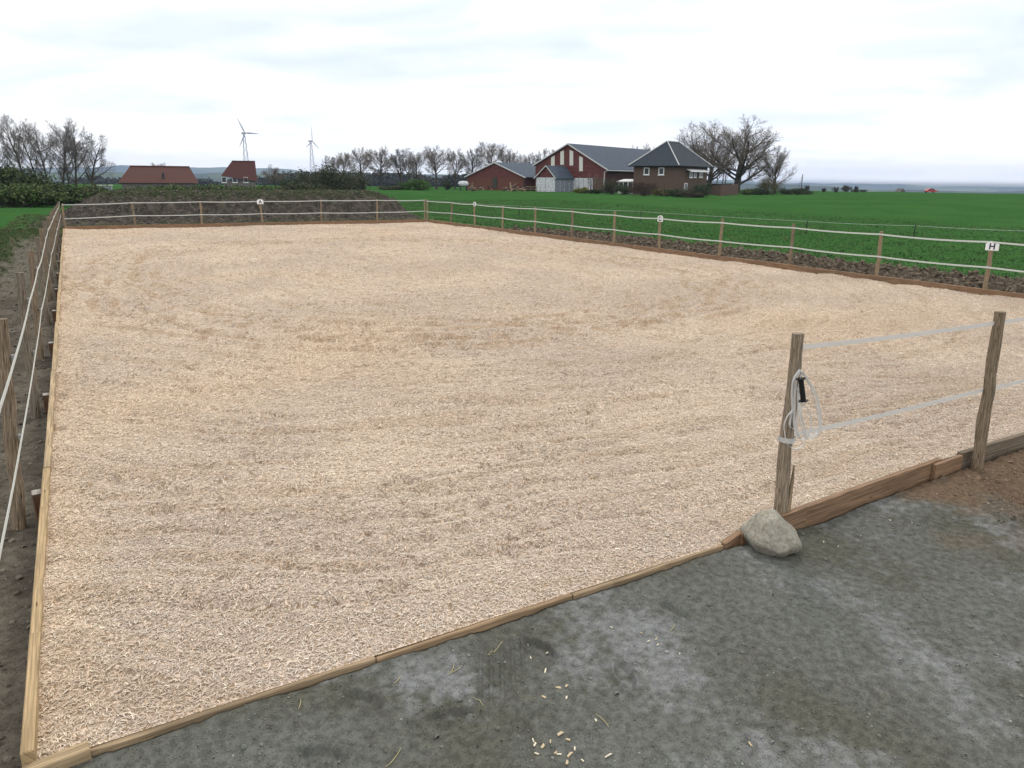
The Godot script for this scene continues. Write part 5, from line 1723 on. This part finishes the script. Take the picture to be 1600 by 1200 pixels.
	b = MB.new(); b.prism([aw0 + gd * 0.05, aw1 + gd * 0.05, aw1 + gd * 1.0 - up * 0.35, aw0 + gd * 1.0 - up * 0.35], up * 0.12)
	part("awning", b, M.frame, house)
	var lw := on_plane(1066, 296, A, gd) - A
	window(house, Vector3(lw.x, 1.5, lw.z) + rd * 1.2 + gd * 0.02, -rd, gd, 1.2, 1.2, 1)
	# glass porch on the left of the house
	var pc := along(989, 131)
	var porch := thing("glass_porch", "small white framed glass porch between barn and house", "porch", Vector3(pc.x, pc.y - 0.1, pc.z))
	var pw := 2.7
	for k in 4:
		var x := -gd * (pw * k / 3.0)
		b = MB.new(); b.box(Transform3D(Basis(gd, up, -rd), x + up * 1.0), Vector3(0.13, 2.0, 0.13))
		part("post", b, M.frame, porch)
		if k < 3:
			b = MB.new(); b.box(Transform3D(Basis(gd, up, -rd), x - gd * pw / 6.0 + up * 1.2), Vector3(pw / 3.0 - 0.14, 1.45, 0.03))
			part("pane", b, M.pane, porch)
			b = MB.new(); b.box(Transform3D(Basis(gd, up, -rd), x - gd * pw / 6.0 + up * 0.24), Vector3(pw / 3.0 - 0.14, 0.46, 0.05))
			part("panel", b, M.frame, porch)
	b = MB.new(); b.prism([gd * 0.2 - rd * 0.3 + up * 2.0, -gd * (pw + 0.3) - rd * 0.3 + up * 2.0, -gd * (pw + 0.3) + rd * 2.5 + up * 2.35, gd * 0.2 + rd * 2.5 + up * 2.35], up * 0.16)
	part("roof", b, M.trim, porch)
	b = MB.new(); b.prism([up * 0.0, -gd * pw, -gd * pw + up * 1.98, up * 1.98], rd * 2.3)
	for k in b.v.size(): b.v[k] += rd * 0.12
	part("back_wall", b, M.dark_clad, porch)
	# low wall right of the house
	var w0 := along(1106, 131)
	var w1 := along(1127, 124); var w2 := along(1144, 129)
	var wall := thing("garden_wall", "low brown brick wall joined to the right of the house", "wall", w0)
	var wh := height_at(1127, 288.5, w1) - w0.y
	b = MB.new(); b.prism([Vector3(0, -0.3, 0), Vector3(0, wh, 0), w1 - w0 + up * (wh - w1.y + w0.y), w1 - w0 - up * 0.3], gd * 0.3 + rd * 0.25)
	part("wall", b, M.house_brick, wall)
	b = MB.new(); b.prism([w1 - w0 + up * -0.3 + gd * 0.003, w1 - w0 + up * wh + gd * 0.003, w2 - w0 + up * wh, w2 - w0 - up * 0.3], rd * 3.0)
	part("wall", b, M.house_brick, wall)
	var cp := MB.new(); cp.tube([up * (wh + 0.05), w1 - w0 + up * (wh + 0.05), w2 - w0 + up * (wh + 0.05)], [0.12, 0.12, 0.12], 6)
	part("coping", cp, M.slate_dark, wall)

	# --- gas tank and heaps before the low barn
	var tk := along(724, 146)
	var tank := thing("gas_tank", "white horizontal gas tank beside the low barn", "tank", tk)
	var tdir := (lat * 0.96 + dep * 0.28).normalized()
	b = MB.new()
	var tp := []; var tr := []
	for k in 9:
		var t := k / 8.0
		tp.append(tdir * lerpf(-1.05, 1.05, t) + up * 1.25); tr.append(0.52 * sqrt(maxf(0.02, 1.0 - pow(absf(2.0 * t - 1.0), 5.0))))
	b.tube(tp, tr, 14)
	part("vessel", b, M.white_paint, tank)
	for s in [-0.6, 0.6]:
		b = MB.new(); b.box(Transform3D(Basis(tdir, up, tdir.cross(up)), tdir * s + up * 0.4), Vector3(0.14, 0.9, 0.7), 0.02)
		part("leg", b, M.slate_dark, tank)
	b = MB.new(); b.tube([up * 1.74, up * 1.9], [0.14, 0.14], 8)
	part("valve_cap", b, M.grey_sheet, tank)
	var gg := RandomNumberGenerator.new(); gg.seed = 5
	for q in [[801, 141, "heap of branches and logs before the low barn's right end", 4.2, 26], [752, 144, "flat heap of green waste before the low barn's left end", 4.5, 16]]:
		var hp := along(q[0], q[1])
		var heap := thing("log_heap", q[2], "heap", hp)
		for k in q[4]:
			b = MB.new()
			var p := Vector3(gg.randfn(0, 0.3) * q[3], gg.randf_range(0.1, 1.1), gg.randfn(0, 0.5))
			p.y *= clampf(1.3 - absf(p.dot(lat)) / q[3] * 1.6, 0.15, 1)
			var dd := Vector3(gg.randfn(0, 1), gg.randfn(0, 0.35), gg.randfn(0, 1)).normalized() * gg.randf_range(0.4, 1.0)
			var rr := gg.randf_range(0.05, 0.16)
			b.tube([p - dd, p + Vector3(0, 0.05, 0), p + dd], [rr, rr * 0.95, rr * 0.8], 6)
			part("log", b, [M.stake_tan, M.bark, M.stake_brown][k % 3], heap)
	# wooden rail between the barns
	var ra := along(822, 146); var rb_ := along(838, 141)
	var rail := thing("yard_rail", "low wooden rail closing the gap between the two barns", "rail", ra)
	for t in [0.0, 0.5, 1.0]:
		var p: Vector3 = (rb_ - ra) * t
		b = MB.new(); b.tube([p - up * 0.2, p + up * 1.0], [0.08, 0.07], 6)
		part("post", b, M.stake_grey, rail)
	for h in [0.45, 0.85]:
		b = MB.new(); b.tube([up * h, (rb_ - ra) + up * h], [0.05, 0.05], 6)
		part("rail", b, M.stake_tan, rail)

	# --- long red roof and small house on the left
	var h1 := along(250, 165)
	var lh := thing("long_house", "long low house with wide hipped red roof behind bushes", "house", h1)
	var Y1 := (h1 - CAM).slide(up).normalized(); var X := Vector3(-Y1.z, 0, Y1.x); var Z := -Y1
	var e_y := height_at(250, 286, h1) - h1.y; var r_y := height_at(250, 260, h1) - h1.y
	var q0 := on_plane(184, 286, h1, Y1) - h1; var q1 := on_plane(311, 286, h1, Y1) - h1
	var t0_ := on_plane(203, 260, h1 + Y1 * 5.0, Y1) - h1; var t1_ := on_plane(296, 260, h1 + Y1 * 5.0, Y1) - h1
	q0.y = e_y; q1.y = e_y; t0_.y = r_y; t1_.y = r_y
	var q2 := q1 + Y1 * 10.0; var q3 := q0 + Y1 * 10.0
	b = MB.new(); b.poly([q0, q1, t1_, t0_], Z + up); b.poly([q1, q2, t1_], X + up); b.poly([q2, q3, t0_, t1_], Y1 + up); b.poly([q3, q0, t0_], -X + up); b.poly([q0, q1, q2, q3], -up)
	var rf := part("roof", b, M.tile, lh)
	b = MB.new(); b.tube([t0_ + up * 0.04, t1_ + up * 0.04], [0.14, 0.14], 6); part("ridge_tile", b, M.tile2, rf)
	b = MB.new(); b.tube([q1.lerp(t1_, 0.3) - X * 6.0 + up * -0.1, q1.lerp(t1_, 0.3) - X * 6.0 + up * 1.0], [0.25, 0.2], 6); part("vent_pipe", b, M.slate_dark, rf)
	var ins := Vector3(0, 0, 0)
	b = MB.new(); b.prism([q0 + X * 0.6 + Y1 * 0.5 - up * (e_y + 0.3), q1 - X * 0.6 + Y1 * 0.5 - up * (e_y + 0.3), q2 - X * 0.6 - Y1 * 0.5 - up * (e_y + 0.3), q3 + X * 0.6 - Y1 * 0.5 - up * (e_y + 0.3)], up * (e_y + 0.297))
	part("wall", b, M.render, lh)
	var h2 := along(372, 170)
	var sh := thing("small_house", "small house with steep red half-hipped roof below the turbine", "house", h2)
	Y1 = (h2 - CAM).slide(up).normalized(); X = Vector3(-Y1.z, 0, Y1.x); Z = -Y1
	var face := func(px, py, off): return on_plane(px, py, h2 + Y1 * off, Y1) - h2
	# long side towards the viewer's right, gable towards the left
	var s0: Vector3 = face.call(345, 275, 0.0); var s1: Vector3 = face.call(402, 283, 0.0)
	var t2: Vector3 = face.call(362, 252, 4.0); var t3: Vector3 = face.call(398.5, 252.5, 4.0)
	s1.y = s0.y - 1.0; t3.y = t2.y
	var s2 := s1 + Y1 * 8.0; var s3 := s0 + Y1 * 8.0
	b = MB.new(); b.poly([s0, s1, t3, t2], Z + up); b.poly([s1, s2, t3], X); b.poly([s2, s3, t2, t3], Y1 + up); b.poly([s3, s0, t2], -X + up); b.poly([s0, s1, s2, s3], -up)
	var sr := part("roof", b, M.tile2, sh)
	b = MB.new(); b.tube([t2 + up * 0.05, t3 + up * 0.05], [0.12, 0.12], 6); part("ridge_tile", b, M.tile, sr)
	b = MB.new(); b.prism([s0 + X * 0.4 + Y1 * 0.4 - up * 4.2, s1 - X * 0.4 + Y1 * 0.4 - up * 3.2, s2 - X * 0.4 - Y1 * 0.4 - up * 3.2, s3 + X * 0.4 - Y1 * 0.4 - up * 4.2], up * 3.18)
	part("wall", b, M.render, sh)
	for px in [350.0, 367.0, 384.0]:
		window(sh, face.call(px, 281.0, 0.38), X, Z, 0.9, 1.1, 0, 0.07)
	# little white house far off between the roadside trees
	var h3 := along(553, 330)
	var wh3 := thing("white_cottage", "tiny white cottage far off between the roadside trees", "house", h3)
	b = MB.new(); b.box(Transform3D(Basis(X, up, Z), up * 1.3), Vector3(10.0, 3.0, 6.0)); part("wall", b, M.white_paint, wh3)
	b = MB.new(); b.prism([X * -5.4 + up * 2.81 + Z * 3.4, X * -5.4 + up * 2.81 - Z * 3.4, X * -4.6 + up * 5.4], X * 10.8); part("roof", b, M.slate_dark, wh3)
	var g3 := along(158, 128)
	var gh := thing("cold_frame", "low pale frame lying beyond the hedge beside the long red roof", "cold frame", g3)
	var fy := height_at(158, 289.0, g3) - g3.y
	b = MB.new(); b.box(Transform3D(Basis(X, up, Z), up * (fy * 0.5 - 0.1)), Vector3(2.6, fy, 1.6), 0.03); part("body", b, M.grey_sheet, gh)
	b = MB.new(); b.box(Transform3D(Basis(X, up, Z), up * (fy - 0.05)), Vector3(2.8, 0.08, 1.8), 0.02); part("lid", b, M.light_strip, gh)

# ------------------------------------------------------------------ turbines, car, small far things
func turbine(px: float, D: float, hub_py: float, blade: float, yawt: float, rot: float, label: String):
	var at := along(px, D)
	var hubh := height_at(px, hub_py, at) - at.y
	var o := thing("wind_turbine", label, "wind turbine", at)
	var b := MB.new()
	# lattice tower on four legs
	var lv := []
	var n := 9
	for k in n: lv.append([hubh * (1.0 - pow(1.0 - float(k) / (n - 1), 1.25)) - (20.0 if k == 0 else 0.0), lerpf(7.5, 1.3, float(k) / (n - 1))])
	var cs := [Vector3(1, 0, 1), Vector3(1, 0, -1), Vector3(-1, 0, -1), Vector3(-1, 0, 1)]
	for c in cs:
		var lb := MB.new()
		lb.tube([c * lv[0][1] + Vector3.UP * lv[0][0], c * lv[n - 1][1] + Vector3.UP * lv[n - 1][0]], [0.42, 0.32], 5)
		part("leg", lb, M.turbine, o)
	for k in n - 1:
		for f in 4:
			var c0: Vector3 = cs[f]; var c1: Vector3 = cs[(f + 1) % 4]
			b.tube([c0 * lv[k][1] + Vector3.UP * lv[k][0], c1 * lv[k + 1][1] + Vector3.UP * lv[k + 1][0]], [0.16, 0.16], 3, false)
			b.tube([c1 * lv[k][1] + Vector3.UP * lv[k][0], c0 * lv[k + 1][1] + Vector3.UP * lv[k + 1][0]], [0.16, 0.16], 3, false)
	part("bracing", b, M.turbine, o)
	var ax := (-dep).rotated(Vector3.UP, yawt)
	var hub := Vector3.UP * hubh
	b = MB.new(); b.tube([hub - ax * 6.0, hub - ax * 5.0, hub + ax * 2.5, hub + ax * 4.6, hub + ax * 5.6], [0.8, 2.0, 2.1, 1.7, 0.3], 10)
	part("nacelle", b, M.turbine, o)
	var sd := ax.cross(Vector3.UP).normalized()
	for k in 3:
		var a := rot + TAU * k / 3.0
		var d := Vector3.UP * cos(a) + sd * sin(a)
		var w := d.cross(ax)
		b = MB.new()
		var h0 := hub + ax * 3.8
		var cho := [[0.0, 0.7], [0.1, 1.1], [0.22, 1.9], [0.5, 1.35], [0.8, 0.85], [1.0, 0.25]]
		for j in cho.size() - 1:
			var p0: Vector3 = h0 + d * blade * cho[j][0]; var p1: Vector3 = h0 + d * blade * cho[j + 1][0]
			var a0: float = cho[j][1]; var a1: float = cho[j + 1][1]
			for s in [-1.0, 1.0]:
				b.quad(p0 - w * a0, p1 - w * a1, p1 + ax * s * a1 * 0.35, p0 + ax * s * a0 * 0.35)
				b.quad(p0 + ax * s * a0 * 0.35, p1 + ax * s * a1 * 0.35, p1 + w * a1 * 0.8, p0 + w * a0 * 0.8)
		part("blade", b, M.turbine, o)

func build_far_things():
	M.turbine = mat(0.42, 0.44, 0.47, 0.6)
	turbine(387.5, 1500, 208, 29.5, 0.95, 0.52, "tall lattice wind turbine rising behind the small red roofed house")
	turbine(489.5, 1750, 220.5, 31.0, 1.25, -0.02, "lattice wind turbine seen edge on beside the dark thicket")
	car()
	M.pole = mat(0.10, 0.09, 0.08, 0.9)
	var p := along(1253, 210)
	var o := thing("utility_pole", "thin wooden utility pole with a slanting stay beside the field", "pole", p)
	var b := MB.new(); var hh := height_at(1253, 272, p) - p.y
	b.tube([Vector3(0, -0.3, 0), Vector3(0, hh, 0)], [0.13, 0.09], 7); part("mast", b, M.pole, o)
	b = MB.new(); b.tube([Vector3(0, hh * 0.95, 0), lat * -1.0 - Vector3(0, 0.2, 0)], [0.04, 0.04], 5); part("stay", b, M.pole, o)
	var cols := [Color(0.03, 0.04, 0.03), Color(0.045, 0.05, 0.04)]
	var k := 0
	for q in [[1262, 230, 286, 1.3], [1289, 235, 293, 1.2], [1307, 232, 290, 1.4], [1339, 240, 288.5, 1.1]]:
		var at := along(q[0], q[1])
		bush("young_conifer", "small dark conifer on the field's skyline, %s after the utility pole" % ["first", "second", "third", "fourth"][k], "small conifers on the field skyline", at, q[3], maxf(1.2, height_at(q[0], q[2], at) - at.y), q[3], cols, 500, 0.10, 950 + k, 1.0, "tree")
		k += 1
	var at3 := along(1324, 250)
	bush("round_tree", "small round brownish tree on the skyline between the conifers", "", at3, 2.6, height_at(1324, 288, at3) - at3.y, 2.4, [Color(0.09, 0.085, 0.06), Color(0.07, 0.07, 0.055)], 1500, 0.12, 960, 1.0, "tree")
	at3 = along(1345, 252)
	bush("low_hedge", "low dark hedge on the skyline below the round tree", "", at3, 7.0, 0.9, 2.0, [Color(0.04, 0.05, 0.03), Color(0.06, 0.06, 0.04)], 1500, 0.10, 961, 1.0, "hedge")
	# small roof behind the crest
	var sp := along(1413, 300)
	var sh := thing("far_shed", "small brown shed roof peeking over the field's crest", "shed", sp)
	var top := height_at(1413, 294.5, sp) - sp.y
	b = MB.new(); b.prism([lat * -1.5 + Vector3.UP * (top - 1.8), lat * 1.5 + Vector3.UP * (top - 1.8), Vector3.UP * top], dep * 4.0); part("roof", b, M.pole, sh)
	b = MB.new(); b.prism([lat * -1.2 - Vector3.UP * 1.0, lat * 1.2 - Vector3.UP * 1.0, lat * 1.2 + Vector3.UP * (top - 1.81), lat * -1.2 + Vector3.UP * (top - 1.81)], dep * 3.6); part("wall", b, M.brick, sh)

func car():
	M.car_red = mat(0.36, 0.025, 0.022, 0.3); M.car_red.clearcoat_enabled = true; M.car_red.clearcoat = 0.6
	M.tyre = mat(0.015, 0.015, 0.016, 0.9); M.glass_dark = mat(0.05, 0.06, 0.07, 0.08); M.glass_dark.metallic_specular = 0.7
	M.lamp = mat(0.7, 0.7, 0.68, 0.3)
	var at := along(1457, 255)
	var o := thing("parked_car", "small red hatchback car standing on the far edge of the field", "car", at)
	var X := (lat * 0.98 + dep * 0.15).normalized(); var U := Vector3.UP; var W := X.cross(U).normalized()
	o.scale = Vector3(0.85, 0.85, 0.85)
	# side outline, nose to the right
	var out := [[-2.0, 0.35], [-2.02, 0.85], [-1.75, 0.98], [-1.0, 0.97], [1.05, 0.93], [1.75, 0.80], [2.0, 0.6], [1.98, 0.33]]
	var ps := []
	for q in out: ps.append(X * q[0] + U * q[1] - W * 0.84)
	var b := MB.new(); b.prism(ps, W * 1.68)
	var body := part("body", b, M.car_red, o)
	ps = []
	for q in [[-1.72, 0.975], [-1.35, 1.40], [-0.6, 1.50], [0.25, 1.46], [1.05, 0.935], [-1.0, 0.972]]: ps.append(X * q[0] + U * q[1] - W * 0.68)
	b = MB.new(); b.prism(ps, W * 1.36); part("cabin", b, M.car_red, body)
	for s in [-1.0, 1.0]:
		for wq in [[[-1.45, 1.02], [-1.22, 1.36], [-0.62, 1.43], [-0.58, 1.0]], [[-0.48, 1.0], [-0.5, 1.43], [0.2, 1.39], [0.85, 0.98]]]:
			ps = []
			for q in wq: ps.append(X * q[0] + U * q[1] + W * s * 0.683)
			b = MB.new(); b.prism(ps, W * s * 0.012); part("side_window", b, M.glass_dark, o)
	b = MB.new(); b.prism([X * 0.36 + U * 1.41 - W * 0.6, X * 1.02 + U * 0.965 - W * 0.64, X * 1.02 + U * 0.965 + W * 0.64, X * 0.36 + U * 1.41 + W * 0.6], (X * 0.55 + U * 0.8) * 0.02); part("windscreen", b, M.glass_dark, o)
	for x in [-1.3, 1.3]:
		for s in [-1.0, 1.0]:
			b = MB.new(); var c: Vector3 = X * x + U * 0.31 + W * s * 0.76
			b.tube([c - W * 0.1, c + W * 0.1], [0.31, 0.31], 16)
			var wl := part("wheel", b, M.tyre, o)
			b = MB.new(); b.tube([c + W * s * 0.095, c + W * s * 0.108], [0.2, 0.19], 12); part("rim", b, M.lamp, wl)
	for s in [-1.0, 1.0]:
		b = MB.new(); b.box(Transform3D(Basis(X, U, W), X * 1.86 + U * 0.70 + W * s * 0.6), Vector3(0.25, 0.14, 0.34), 0.03); part("headlight", b, M.lamp, o)

func stamp(s: String):
	print(s, " ", Time.get_ticks_msec() - t0)

func _ready():
	t0 = Time.get_ticks_msec()
	rng.seed = 2024
	nz.seed = 5; nz.frequency = 0.11; nz.fractal_octaves = 4
	nz2.seed = 17; nz2.frequency = 0.05; nz2.fractal_octaves = 3
	setup_view(); stamp("sky")
	build_terrain(); stamp("terrain")
	build_hills()
	build_boards(); stamp("boards")
	build_fences(); stamp("fences")
	build_trees(); stamp("trees")
	build_farm(); stamp("farm")
	build_far_things(); stamp("far")
	build_grass(); stamp("grass")
	build_clods()
	build_chips(); stamp("chips")
